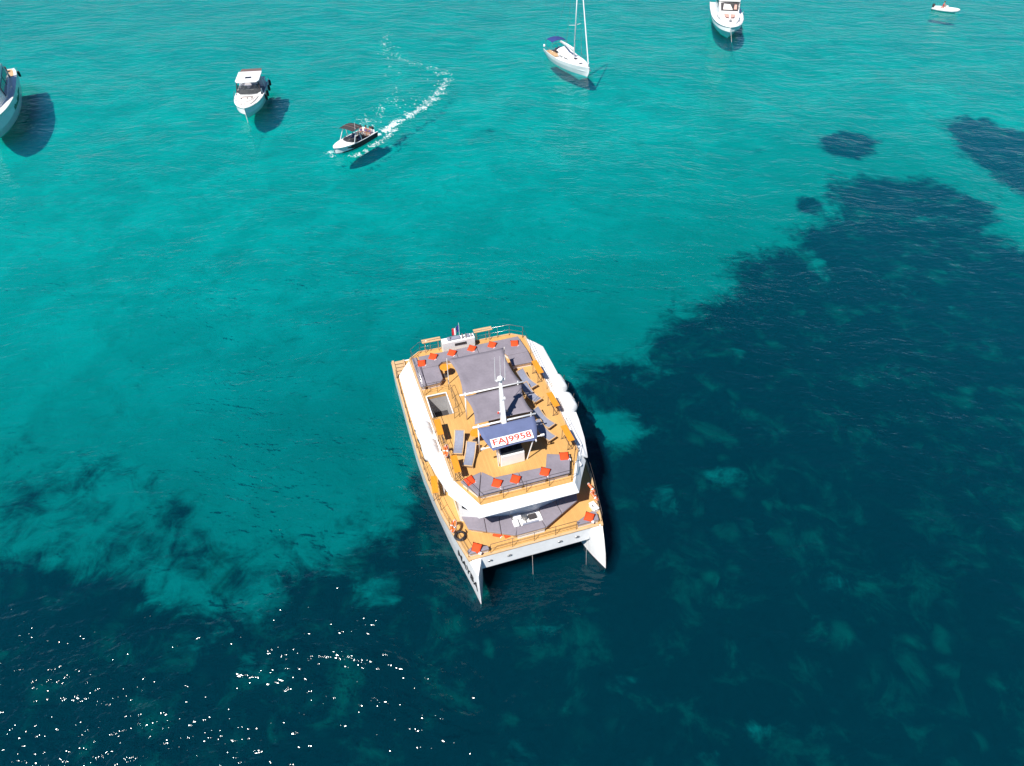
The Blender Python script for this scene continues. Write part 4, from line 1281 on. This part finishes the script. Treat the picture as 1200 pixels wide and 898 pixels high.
bm = new(); prism(bm, [(-1.35, 5.75), (1.35, 5.75), (1.62, 6.3), (1.62, 10.0), (-1.62, 10.0), (-1.62, 6.3)], 2.96, 3.10); ht = obj('hardtop', bm, M['white'], cr, bevel=.05)
bm = new(); box(bm, (.05, 7.4, 3.112), (.85, .62, .02)); obj('roof_hatch', bm, M['glass'], ht)
bm = new(); prism(bm, [(-1.5, 10.02), (1.5, 10.02), (1.4, 11.5), (-1.4, 11.5)], 2.94, 2.97); obj('aft_awning', bm, M['brown'], ht)
bm = new(); prism(bm, [(-1.66, 6.45), (1.66, 6.45), (1.62, 12.1), (-1.62, 12.1)], .752, .79); obj('cockpit_sole', bm, M['sling'], cr)
for x in (-.75, .75):
    bm = new(); box(bm, (x, 7.2, 1.25), (.6, .6, .2)); box(bm, (x, 7.52, 1.65), (.6, .14, .7)); box(bm, (x, 7.2, .98), (.3, .3, .36)); obj('helm_seat', bm, M['cream'], cr, bevel=.05)
bm = new(); box(bm, (0, 11.6, 1.05), (2.9, .7, .55)); obj('aft_bench', bm, M['cream'], cr, bevel=.06)
bm = new(); box(bm, (1.25, 10.9, 1.35), (.75, .9, 1.1)); obj('wet_bar', bm, M['white'], cr, bevel=.05)
for x in (-.5, .5):
    bm = new(); box(bm, (x, 12.75, 1.25), (.55, .75, .7)); box(bm, (x, 12.75, .4), (.3, .4, 1.2)); obj('outboard_engine', bm, M['white'], cr, bevel=.1)
boat_rail(cr, CR_L, CR_D, CR_S, (.02, .07, .13, .2, .28, .36, .43))
for k, t in enumerate((.50, .62, .79, .96)):
    fender('black fender hanging along the side of the day cruiser with the hardtop', world_of(cr, smooth_tab(CR_D, t) + .12, CR_L * t, .75), 'fenders on the day cruiser')
rope('anchor_rope', 'white anchor rope from the bow of the day cruiser with the hardtop', [world_of(cr, 0, .1, 1.5), world_of(cr, .25, -.9, -.1), world_of(cr, 1.6, -6, -4.4)], .025)

# --- open speedboat under way
SP_L = 7.2
SP_D = [(0, 0), (.05, .42), (.15, .82), (.35, 1.16), (.6, 1.25), (1, 1.16)]
SP_W = [(0, 0), (.08, .22), (.2, .58), (.4, .92), (.6, 1.02), (1, 1.0)]
SP_S = [(0, 1.0), (.4, .86), (1, .74)]
sp = thing('speedboat', 'white and dark speedboat with black striped sun top, trailing a curved wake', 'speedboat', (-21.9, 80.9, 0), heading(-.50, -.866))
sp_h = obj('hull', shell(SP_L, SP_D, SP_W, SP_S, .30, rake=.7), M['white'], sp)
for s in (-1, 1):
    bm = new(); loft(bm, [[(s * (smooth_tab(SP_D, t) * (.22 + .78 * k) + smooth_tab(SP_W, t) * (.78 - .78 * k) + .03), SP_L * t + .35 * (1 - t) ** 3, smooth_tab(SP_S, t) * z) for k, z in ((.10, .10), (.90, .93), (.89, .91), (.05, .08))] for t in (.10, .2, .3, .4, .5, .6, .7, .8, .9, .985)]); obj('side_panel', bm, M['dark'], sp_h)
bm = new(); deck_prism(bm, SP_L, SP_D, SP_S, 0.0, .40, .06, .02, .1); obj('foredeck', bm, M['white'], sp, bevel=.02)
bm = new(); prism(bm, [(-.95, 2.9), (.95, 2.9), (1.02, 6.9), (-1.02, 6.9)], .305, .33); obj('cockpit_sole', bm, M['dark'], sp)
bm = new(); loft(bm, [[(x, y, .84), (x, y + .02, .84), (x * .9, y + .5, 1.30), (x * .9, y + .48, 1.30)] for x, y in ((-1.08, 3.0), (-.75, 2.55), (0, 2.35), (.75, 2.55), (1.08, 3.0))]); obj('windscreen', bm, M['screen'], sp)
bm = new(); box(bm, (.5, 3.35, .70), (.7, .4, .75)); obj('helm_console', bm, M['dark'], sp, bevel=.04)
for x in (-.52, .52):
    bm = new(); box(bm, (x, 4.2, .62), (.52, .5, .18)); box(bm, (x, 4.46, .90), (.52, .12, .55)); box(bm, (x, 4.2, .43), (.3, .3, .22)); obj('helm_seat', bm, M['sling'], sp, bevel=.05)
bm = new(); box(bm, (0, 6.35, .56), (2.0, .62, .22)); box(bm, (0, 6.35, .39), (1.9, .5, .14)); box(bm, (0, 6.74, .82), (2.0, .16, .5)); obj('aft_bench', bm, M['white'], sp, bevel=.05)
for y0, y1 in ((2.55, 3.2), (4.0, 3.75)):
    bm = new(); tube(bm, [(-1.16, y0, .85), (-1.02, y1, 2.05), (-.9, y1 + .02, 2.22), (.9, y1 + .02, 2.22), (1.02, y1, 2.05), (1.16, y0, .85)], .05, 8); obj('arch', bm, M['white'], sp, smooth=True)
bm = new()
rows = []
for j in range(7):
    y = 2.65 + j * .32
    rows.append([(x, y, 2.32 + .14 * (1 - (x / 1.1) ** 2) + .05 * math.sin(j / 6 * math.pi) + dz) for x in (-1.08, -.6, 0, .6, 1.08) for dz in ((0,) if 1 else ())] + [(x, y, 2.29 + .14 * (1 - (x / 1.1) ** 2) + .05 * math.sin(j / 6 * math.pi)) for x in (1.08, .6, 0, -.6, -1.08)])
loft(bm, rows); tp_ = obj('sun_top', bm, M['dark'], sp, smooth=False)
for y in (3.32, 3.9):
    bm = new(); loft(bm, [[(x, y + q, 2.345 + .14 * (1 - (x / 1.1) ** 2) + .05 * math.sin((y + q - 2.65) / 1.92 * math.pi) + dz) for q, dz in ((0, 0), (.13, 0), (.13, .012), (0, .012))] for x in (-1.07, -.6, -.2, .2, .6, 1.07)]); obj('stripe', bm, M['brown'], tp_)
bm = new(); tube(bm, [(1.0, 3.2, 2.2), (1.02, 3.3, 3.3)], .018, 5); obj('antenna', bm, M['white'], sp)
bm = new(); box(bm, (0, 7.35, .75), (.42, .5, .6)); box(bm, (0, 7.35, .1), (.2, .3, .9)); obj('outboard_engine', bm, M['dark'], sp, bevel=.08)
GP = 'people on the stern bench of the speedboat'
prz = heading(-.50, -.866)
person('person in purple swimwear on the speedboat bench, the one nearest the sun top, dark hair', world_of(sp, -.62, 6.1, .68), prz, 'purple', GP, .10)
person('person in purple swimwear with long hair in the middle of the speedboat bench', world_of(sp, .0, 6.3, .68), prz + .3, 'purple', GP, .05, hair_long=True)
person('person in purple swimwear on the outer end of the speedboat bench', world_of(sp, .66, 6.3, .68), prz - .2, 'purple', GP, .02, arm=.5)

# --- sailing yacht
SA_L = 12.0
SA_D = [(0, 0), (.06, .42), (.18, 1.02), (.38, 1.65), (.6, 1.90), (.85, 1.78), (1, 1.5)]
SA_W = [(0, 0), (.08, .25), (.2, .75), (.4, 1.35), (.6, 1.6), (.85, 1.4), (1, 1.0)]
SA_S = [(0, 1.45), (.3, 1.25), (.65, 1.12), (1, 1.12)]
sa = thing('sailing_yacht', 'white sailing yacht with bare mast, furled jib and blue cockpit awning', 'sailboat', (11.75, 108.2, 0), heading(.443, -.896))
obj('hull', shell(SA_L, SA_D, SA_W, SA_S, .70, keel=-1.2, rake=.45), M['white'], sa)
bm = new(); deck_prism(bm, SA_L, SA_D, SA_S, 0.0, .62, .08, .015, .1, 14); dk = obj('deck', bm, M['white'], sa, bevel=.02)
bm = new(); deck_prism(bm, SA_L, SA_D, [(0, 1.30), (.3, 1.45), (.65, 1.62), (1, 1.6)], .30, .64, .62, .06, .42, 10); ch = obj('coachroof', bm, M['white'], sa, bevel=.08)
for s in (-1, 1):
    for t0, t1 in ((.40, .48), (.51, .58)):
        bm = new(); loft(bm, [[(s * (smooth_tab(SA_D, t) - .60), SA_L * t, z) for z in (1.40, 1.52)] + [(s * (smooth_tab(SA_D, t) - .64), SA_L * t, z) for z in (1.52, 1.40)] for t in (t0, (t0 + t1) / 2, t1)]); obj('cabin_window', bm, M['glass'], ch)
for y in (2.6, 4.2):
    bm = new(); box(bm, (0, y, 1.32 if y < 3 else 1.60), (.5, .5, .06)); obj('deck_hatch', bm, M['glass'], dk, bevel=.02)
bm = new(); prism(bm, [(-.55, 7.8), (.55, 7.8), (.7, 11.6), (-.7, 11.6)], .704, .74); obj('cockpit_sole', bm, M['teak_pale'], sa)
for s in (-1, 1):
    bm = new(); prism(bm, [(s * .62, 7.8), (s * 1.62, 7.8), (s * 1.45, 11.0), (s * .75, 11.0)], .75, 1.16); obj('cockpit_bench', bm, M['teak_pale'], sa, bevel=.03)
bm = new(); torus(bm, .55, .025, Matrix.Translation((0, 10.6, 1.45)) @ Matrix.Rotation(R(80), 4, 'X'), 22, 6); tube(bm, [(0, 10.7, .75), (0, 10.68, 1.5)], .07, 8); obj('steering_wheel', bm, M['steel'], sa)
bm = new(); tube(bm, [(0, 4.75, 1.5), (0, 4.85, 15.4)], [.10, .08], 8); ms = obj('mast', bm, M['white'], sa, smooth=True)
for z, wd in ((6.2, 1.0), (10.6, .8)):
    for s in (-1, 1):
        bm = new(); tube(bm, [(0, 4.8, z), (s * wd, 5.05, z + .05)], .035, 6); obj('spreader', bm, M['white'], ms)
        bm = new(); tube(bm, [(s * 1.62, 5.1, 1.2), (s * wd, 5.05, z + .05), (0, 4.84, 15.2 if z > 8 else 10.4)], .012, 5); obj('shroud', bm, M['steel'], ms)
bm = new(); tube(bm, [(0, .25, 1.5), (0, .55, 2.2), (0, 4.2, 13.6), (0, 4.83, 15.3)], [.05, .10, .075, .03], 8); obj('furled_jib', bm, M['panel'], sa, smooth=True)
bm = new(); tube(bm, [(0, 11.9, 1.2), (0, 4.88, 15.3)], .012, 5); obj('backstay', bm, M['steel'], sa)
bm = new(); tube(bm, [(0, 4.95, 2.55), (0, 9.2, 2.75)], .09, 8); tube(bm, [(0, 5.0, 2.75), (0, 7, 2.85), (0, 9.0, 2.87)], [.2, .17, .11], 8); obj('boom', bm, M['panel'], sa, smooth=True)
bm = new(); rows = []
for j in range(6):
    y = 9.5 + j * .38
    top = [(x, y, 2.62 + .32 * (1 - (x / 1.5) ** 2) + .06 * math.sin(j / 5 * math.pi)) for x in (-1.3, -1.0, -.5, 0, .5, 1.0, 1.3)]
    rows.append(top + [(x, yy, z - .03) for x, yy, z in reversed(top)])
loft(bm, rows); bi = obj('bimini', bm, M['blue'], sa)
for y in (9.4, 11.5):
    bm = new(); tube(bm, [(-1.45, 10.4, 1.15), (-1.46, y, 2.58), (1.46, y, 2.58), (1.45, 10.4, 1.15)], .022, 6); obj('bimini_hoop', bm, M['steel'], bi)
bm = new(); rows = []
for j in range(4):
    y = 7.0 + j * .35
    top = [(x * (.75 + .08 * j), y, 1.62 + (.28 * j if j < 3 else .72) * (1 - (x / 1.35) ** 2 * .6)) for x in (-1.3, -.8, 0, .8, 1.3)]
    rows.append(top + [(x, yy, z - .03) for x, yy, z in reversed(top)])
loft(bm, rows); obj('sprayhood', bm, M['panel'], sa)
boat_rail(sa, SA_L, SA_D, SA_S, (.02, .1, .2, .32, .45, .58, .7, .82, .94), .08, .6, r=.014)
bm = new(); lathe(bm, [(.1, 0), (.16, .05), (.16, .3), (.1, .36)], 12, Matrix.Translation((-1.5, 11.7, 1.5))); obj('horseshoe_buoy', bm, M['panel'], sa)
bm = new(); tube(bm, [(0, .1, 1.4), (0, -.12, 1.2), (.05, -.3, 1.05)], .06, 6); obj('anchor', bm, M['steel'], sa)

# --- large flybridge yacht at the top edge
FL_L = 17.5
FL_D = [(0, 0), (.03, .75), (.09, 1.55), (.2, 2.25), (.4, 2.75), (.7, 2.8), (1, 2.6)]
FL_W = [(0, 0), (.06, .35), (.15, 1.0), (.3, 1.7), (.5, 2.1), (.8, 2.2), (1, 2.1)]
FL_S = [(0, 1.95), (.3, 1.85), (.6, 1.75), (1, 1.6)]
fl = thing('flybridge_yacht', 'large white flybridge motor yacht with two salmon deck pads, cut off by the top edge', 'motor yacht', (37.35, 126.6, 0), heading(-.16, -.987))
fl_h = obj('hull', shell(FL_L, FL_D, FL_W, FL_S, 1.2, keel=-.9, rake=1.4), M['white'], fl)
for s in (-1, 1):
    bm = new(); loft(bm, [[(s * (smooth_tab(FL_D, t) * .60 + smooth_tab(FL_W, t) * .42 + .03), FL_L * t + .5 * (1 - t) ** 3, z) for z in (1.25, 1.5, 1.46, 1.2)] for t in (.28, .34, .42, .50)]); obj('hull_window', bm, M['glass'], fl_h)
bm = new(); deck_prism(bm, FL_L, FL_D, FL_S, 0.0, .98, .10, .02, .12, 14); fdk = obj('deck', bm, M['white'], fl, bevel=.03)
bm = new(); deck_prism(bm, FL_L, FL_D, [(0, 1.95), (.3, 2.5), (.5, 2.8), (1, 2.8)], .09, .36, .75, .05, .5, 8); trunk = obj('cabin_trunk', bm, M['white'], fl, bevel=.12)
for s in (-1, 1):
    bm = new(); prism(bm, [(s * .15, 3.5), (s * .72, 3.7), (s * .95, 5.0), (s * .15, 5.0)], 2.62, [2.70, 2.70, 2.80, 2.80]); obj('sunpad', bm, M['pink'], trunk, bevel=.04)
    bm = new(); box(bm, (s * 1.55, 4.3, 2.32), (.3, .45, .12)); obj('mooring_cleat', bm, M['steel'], fdk)
bm = new(); box(bm, (0, 2.3, 2.5), (.45, .3, .22)); obj('windlass', bm, M['steel'], fdk, bevel=.04)
bm = new(); prism(bm, [(-1.7, 5.8), (1.7, 5.8), (1.95, 7.2), (1.95, 13.5), (-1.95, 13.5), (-1.95, 7.2)], 2.0, [2.75, 2.75, 3.9, 3.9, 3.9, 3.9], [(-1.65, 6.2), (1.65, 6.2), (1.8, 8.2), (1.8, 13.5), (-1.8, 13.5), (-1.8, 8.2)]); sal = obj('saloon', bm, M['white'], fl, bevel=.05)
bm = new(); slab(bm, [(-1.45, 6.42, 2.96), (1.45, 6.42, 2.96), (1.55, 7.95, 3.82), (-1.55, 7.95, 3.82)], .04)
wsn = obj('windscreen', bm, M['dark'], sal)
bm = new(); slab(bm, [(-1.1, 6.6, 3.09), (.55, 6.6, 3.09), (.1, 7.6, 3.66), (-1.0, 7.7, 3.72)], .03); obj('sunshade', bm, M['cream'], wsn)
bm = new(); slab(bm, [(.75, 6.7, 3.14), (1.25, 6.7, 3.14), (1.25, 7.6, 3.66), (.85, 7.6, 3.66)], .03); obj('helm_seat', bm, M['pink'], wsn)
for s in (-1, 1):
    bm = new(); prism(bm, [(s * 1.90, 8.3), (s * 1.93, 8.3), (s * 1.93, 12.8), (s * 1.90, 12.8)], 2.9, 3.6); obj('side_window', bm, M['glass'], sal)
bm = new(); prism(bm, [(-1.8, 8.3), (1.8, 8.3), (2.0, 9.2), (2.0, 15.5), (-2.0, 15.5), (-2.0, 9.2)], 3.92, 4.7); fb = obj('flybridge', bm, M['white'], fl, bevel=.06)
bm = new(); prism(bm, [(-1.55, 8.9), (1.55, 8.9), (1.75, 9.5), (1.75, 15.2), (-1.75, 15.2), (-1.75, 9.5)], 4.702, 4.73); obj('flybridge_sole', bm, M['teak_pale'], fb)
for x in (-1, 0, 1):
    bm = new(); box(bm, (x * 1.05, 9.7, 4.95), (.8, .7, .4)); obj('seat', bm, M['pink'], fb, bevel=.06)
bm = new(); prism(bm, [(-1.75, 10.4), (1.75, 10.4), (1.75, 13.6), (-1.75, 13.6)], 6.3, 6.42); ra = obj('bimini', bm, M['panel'], fb, bevel=.05)
for s in (-1, 1):
    bm = new(); tube(bm, [(s * 1.7, 13.4, 4.7), (s * 1.65, 13.2, 6.3)], .07, 8); tube(bm, [(s * 1.7, 10.6, 4.7), (s * 1.65, 10.7, 6.3)], .05, 8); obj('post', bm, M['white'], ra)
boat_rail(fl, FL_L, FL_D, FL_S, (.01, .05, .1, .17, .26, .36, .46, .56), .12, .7)
rope('anchor_rope', 'white anchor chain from the bow of the large flybridge yacht', [world_of(fl, 0, .2, 1.9), world_of(fl, .5, -1.2, -.1), world_of(fl, 2.2, -6.5, -4.4)], .03)

# --- motor yacht cut off by the left edge
LY_L = 24.0
LY_D = [(0, 0), (.03, .7), (.09, 1.5), (.2, 2.25), (.4, 2.9), (.7, 3.0), (.93, 2.85), (1, 2.55)]
LY_W = [(0, 0), (.05, .4), (.14, 1.2), (.3, 2.1), (.5, 2.65), (.8, 2.75), (1, 2.4)]
LY_S = [(0, 2.9), (.3, 2.6), (.6, 2.3), (1, 2.0)]
ly = thing('motor_yacht', 'large white motor yacht with black side windows, cut off by the left edge', 'motor yacht', (-65.5, 84.0, 0), heading(.46, -.89))
ly_h = obj('hull', shell(LY_L, LY_D, LY_W, LY_S, 1.3, keel=-.9, rake=1.6), M['white'], ly)
for s in (-1, 1):
    bm = new(); loft(bm, [[(s * (smooth_tab(LY_D, t) * .62 + smooth_tab(LY_W, t) * .40 + .04), LY_L * t + .4 * (1 - t) ** 3, zc + dz) for dz in (-h_, h_, h_ - .05, -h_ - .04)] for t, zc, h_ in ((.20, 1.62, .04), (.27, 1.62, .22), (.36, 1.60, .30), (.48, 1.55, .30), (.6, 1.5, .22), (.7, 1.45, .05))]); obj('hull_window', bm, M['glass'], ly_h)
bm = new(); deck_prism(bm, LY_L, LY_D, LY_S, 0.0, .99, .12, .02, .12, 14); obj('deck', bm, M['white'], ly, bevel=.03)
bm = new(); deck_prism(bm, LY_L, LY_D, LY_S, .80, .97, .40, .045, .03, 6); obj('teak_walkway', bm, M['teak_pale'], ly)
bm = new(); prism(bm, [(-1.5, 4.5), (1.5, 4.5), (2.15, 8.5), (2.2, 18.5), (-2.2, 18.5), (-2.15, 8.5)], 2.3, [3.2, 3.2, 4.4, 4.4, 4.4, 4.4], [(-1.3, 5.2), (1.3, 5.2), (1.9, 9.8), (1.95, 18.5), (-1.95, 18.5), (-1.9, 9.8)]); sl = obj('saloon', bm, M['white'], ly, bevel=.06)
bm = new(); slab(bm, [(-1.35, 5.7, 3.35), (1.35, 5.7, 3.35), (1.75, 9.4, 4.36), (-1.75, 9.4, 4.36)], .05); obj('windscreen', bm, M['glass'], sl)
for s in (-1, 1):
    for y0, y1 in ((9.0, 13.4), (13.9, 18.0)):
        bm = new(); loft(bm, [[(s * 2.20, y, 2.75), (s * 2.06, y, 3.95), (s * 2.00, y, 3.95), (s * 2.12, y, 2.75)] for y in (y0, y1)]); obj('side_window', bm, M['glass'], sl)
bm = new(); prism(bm, [(-1.7, 9.6), (1.7, 9.6), (1.85, 11), (1.8, 17.0), (-1.8, 17.0), (-1.85, 11)], 4.42, 4.62); rf = obj('flybridge', bm, M['white'], ly, bevel=.05)
bm = new(); prism(bm, [(-1.45, 10.6), (1.45, 10.6), (1.6, 12), (1.55, 16.8), (-1.55, 16.8), (-1.6, 12)], 4.622, 4.66); obj('flybridge_sole', bm, M['dark'], rf)
for s in (-1, 1):
    bm = new(); tube(bm, [(s * 2.25, 19.3, 2.1), (s * 1.95, 18.4, 4.2)], .10, 8); obj('roof_post', bm, M['white'], rf)
    bm = new(); prism(bm, [(s * 2.0, 19), (s * 2.2, 19), (s * 2.2, 19.5), (s * 2.0, 19.5)], 2.05, 3.6); obj('roof_post', bm, M['dark'], rf)
bm = new(); box(bm, (0, 22.2, 2.4), (3.6, .8, .7)); obj('aft_sofa', bm, M['cream'], ly, bevel=.08)
boat_rail(ly, LY_L, LY_D, LY_S, (.01, .06, .12, .2, .3, .4, .5), .14, .75)
fender('black fender hanging at the stern quarter of the motor yacht on the left edge', world_of(ly, 3.0, 22.6, 1.5), 'fender on the motor yacht')

# --- inflatable tender in the top right corner
rb = thing('inflatable_tender', 'small white inflatable tender in the top right corner', 'dinghy', (84.9, 142.9, -.16), heading(.81, -.58))
bm = new()
pts = [(-.78, 4.7, .42), (-.80, 3.6, .42), (-.80, 2.2, .44), (-.70, 1.2, .48), (-.40, .45, .56), (0, .15, .60), (.40, .45, .56), (.70, 1.2, .48), (.80, 2.2, .44), (.80, 3.6, .42), (.78, 4.7, .42)]
tube(bm, pts, [.17, .27, .28, .28, .27, .26, .27, .28, .28, .27, .17], 12); obj('tube', bm, M['tube'], rb, smooth=True)
bm = new(); loft(bm, [[(x, y, z) for x, z in ((-w_, .40), (-w_ * .6, .02), (0, -.18), (w_ * .6, .02), (w_, .40), (w_ - .05, .30), (0, .26), (-w_ + .05, .30))] for y, w_ in ((.55, .25), (1.2, .52), (2.2, .62), (3.4, .64), (4.5, .62))]); obj('hull', bm, M['white'], rb)
bm = new(); prism(bm, [(-.48, 1.6), (.48, 1.6), (.5, 4.3), (-.5, 4.3)], .345, .375); obj('floor', bm, M['pink'], rb)
bm = new(); box(bm, (0, 2.3, .72), (.5, .4, .70)); obj('console', bm, M['white'], rb, bevel=.06)
bm = new(); box(bm, (0, 3.1, .58), (.7, .5, .42)); obj('seat', bm, M['pink'], rb, bevel=.06)
bm = new(); box(bm, (0, 4.65, .85), (.36, .45, .45)); box(bm, (0, 4.65, .3), (.18, .25, .8)); obj('outboard_engine', bm, M['dark'], rb, bevel=.08)
bm = new(); tube(bm, [(.86, 2.1, .55), (1.15, 2.3, .1)], .09, 8); obj('hanging_fender', bm, M['tube'], rb)  # white fender hung over the side of the tube
person('person in a red shirt sitting in the small white inflatable tender', world_of(rb, 0, 3.0, .80), heading(.81, -.58), 'redcloth', None, .08, arm=.4)

# ------------------------------------------------------------------ wake of the speedboat: flecks of foam lying on the water
def foam():
    rnd = random.Random(5)
    bm = new()
    def fleck(x, y, r, z=.02):
        n = rnd.choice((5, 6, 7)); a0 = rnd.random() * 6.28; st = rnd.uniform(1.0, 2.1); an = rnd.uniform(-.5, .5)
        c = bm.verts.new((x, y, z + r * .22))
        ring = []
        for k in range(n):
            a = a0 + 2 * math.pi * k / n; rr = r * rnd.uniform(.55, 1.2)
            px, py = rr * math.cos(a) * st, rr * math.sin(a) / st
            ring.append(bm.verts.new((x + px * math.cos(an) - py * math.sin(an), y + px * math.sin(an) + py * math.cos(an), z - .012)))
        for k in range(n):
            bm.faces.new((c, ring[k], ring[(k + 1) % n]))
    # main curved trail: (x, y, half width, flecks per metre, size)
    trail = [(-17.7, 87.1), (-16.5, 88.9), (-15.7, 90.9), (-14.4, 93.2), (-13.1, 95.3), (-11.9, 97.7), (-10.9, 101.0), (-10.3, 103.9), (-9.9, 106.2), (-10.2, 108.7), (-11.4, 111.2), (-12.5, 112.5), (-13.9, 113.6), (-15.5, 115.3), (-18.1, 117.3), (-19.7, 118.6), (-21.2, 122.2), (-21.8, 125), (-21.8, 130.9)]
    width = (.45, .6, .75, .8, .85, .9, .95, 1.0, 1.0, 1.1, 1.2, 1.1, 1.0, 1.0, 1.1, 1.4, 1.4, 1.2, 1.2)
    dense = (66, 48, 34, 25, 20, 17, 14, 12, 9, 6, 4.5, 3.5, 2.5, 2.5, 2.5, 3, 2.5, 1.5, .8)
    path = [(p[0], p[1], w_, d_, .13) for p, w_, d_ in zip(trail, width, dense)]
    for (ax, ay, aw, ad, as_), (bx, by, bw, bd, bs) in zip(path, path[1:]):
        L = math.hypot(bx - ax, by - ay); nx, ny = -(by - ay) / L, (bx - ax) / L
        for _ in range(int(L * (ad + bd) * 2.1)):
            u = rnd.random(); w = aw + (bw - aw) * u
            # foam gathers in clumps
            o = rnd.gauss(0, .5) * w
            x, y = ax + (bx - ax) * u + nx * o, ay + (by - ay) * u + ny * o
            if noise.noise(Vector((x * .9, y * .9, 3))) < rnd.uniform(-.25, .12): continue
            fleck(x, y, (as_ + (bs - as_) * u) * rnd.choice((.22, .25, .3, .35, .45, .6, .85)))
    # outer bow wave along the near side and the spray at the stem
    def line(pts, w, d, s):
        for (ax, ay), (bx, by) in zip(pts, pts[1:]):
            L = math.hypot(bx - ax, by - ay)
            for _ in range(int(L * d * 2.2)):
                u = rnd.random(); x, y = ax + (bx - ax) * u + rnd.gauss(0, w), ay + (by - ay) * u + rnd.gauss(0, w)
                if noise.noise(Vector((x * 1.1, y * 1.1, 9))) > rnd.uniform(-.3, .05): fleck(x, y, s * rnd.choice((.22, .3, .36, .45, .7)))
    line([(-20.2, 80.6), (-19.0, 81.4), (-18.1, 83.0), (-17.1, 84.9), (-16.0, 87.5), (-15.2, 89.5)], .28, 24, .13)
    line([(-22.5, 81.3), (-22.2, 80.7)], .16, 40, .13)
    line([(-23.2, 81.6), (-21.5, 83.2)], .2, 24, .14)
    # older flecks inside the turn
    for px, py, n, w in ((-18.6, 110.6, 14, .7), (-17.4, 102.3, 22, .6), (-17.1, 98.4, 40, .7), (-18.1, 96.2, 30, .6), (-18.2, 94.2, 26, .6), (-19.8, 92.0, 44, .6), (-19.0, 90.6, 30, .5), (-13.5, 101, 18, 1.3), (-14.5, 98, 22, 1.3), (-20.0, 119.5, 26, 1.3), (-19.5, 114.0, 10, 1.0), (-14.5, 110.0, 10, 1.2)):
        for _ in range(n):
            x, y = px + rnd.gauss(0, w), py + rnd.gauss(0, w * 1.5)
            if noise.noise(Vector((x * .8, y * .5, 5))) > -.05: fleck(x, y, .12 * rnd.choice((.25, .3, .4, .5, .8)))
    m = paint('sea_foam', (0.60, 0.68, 0.68), 0.8, 0.20, 2.0)
    o = obj('wake_foam', bm, m)
    tag(o, kind='stuff')
foam()
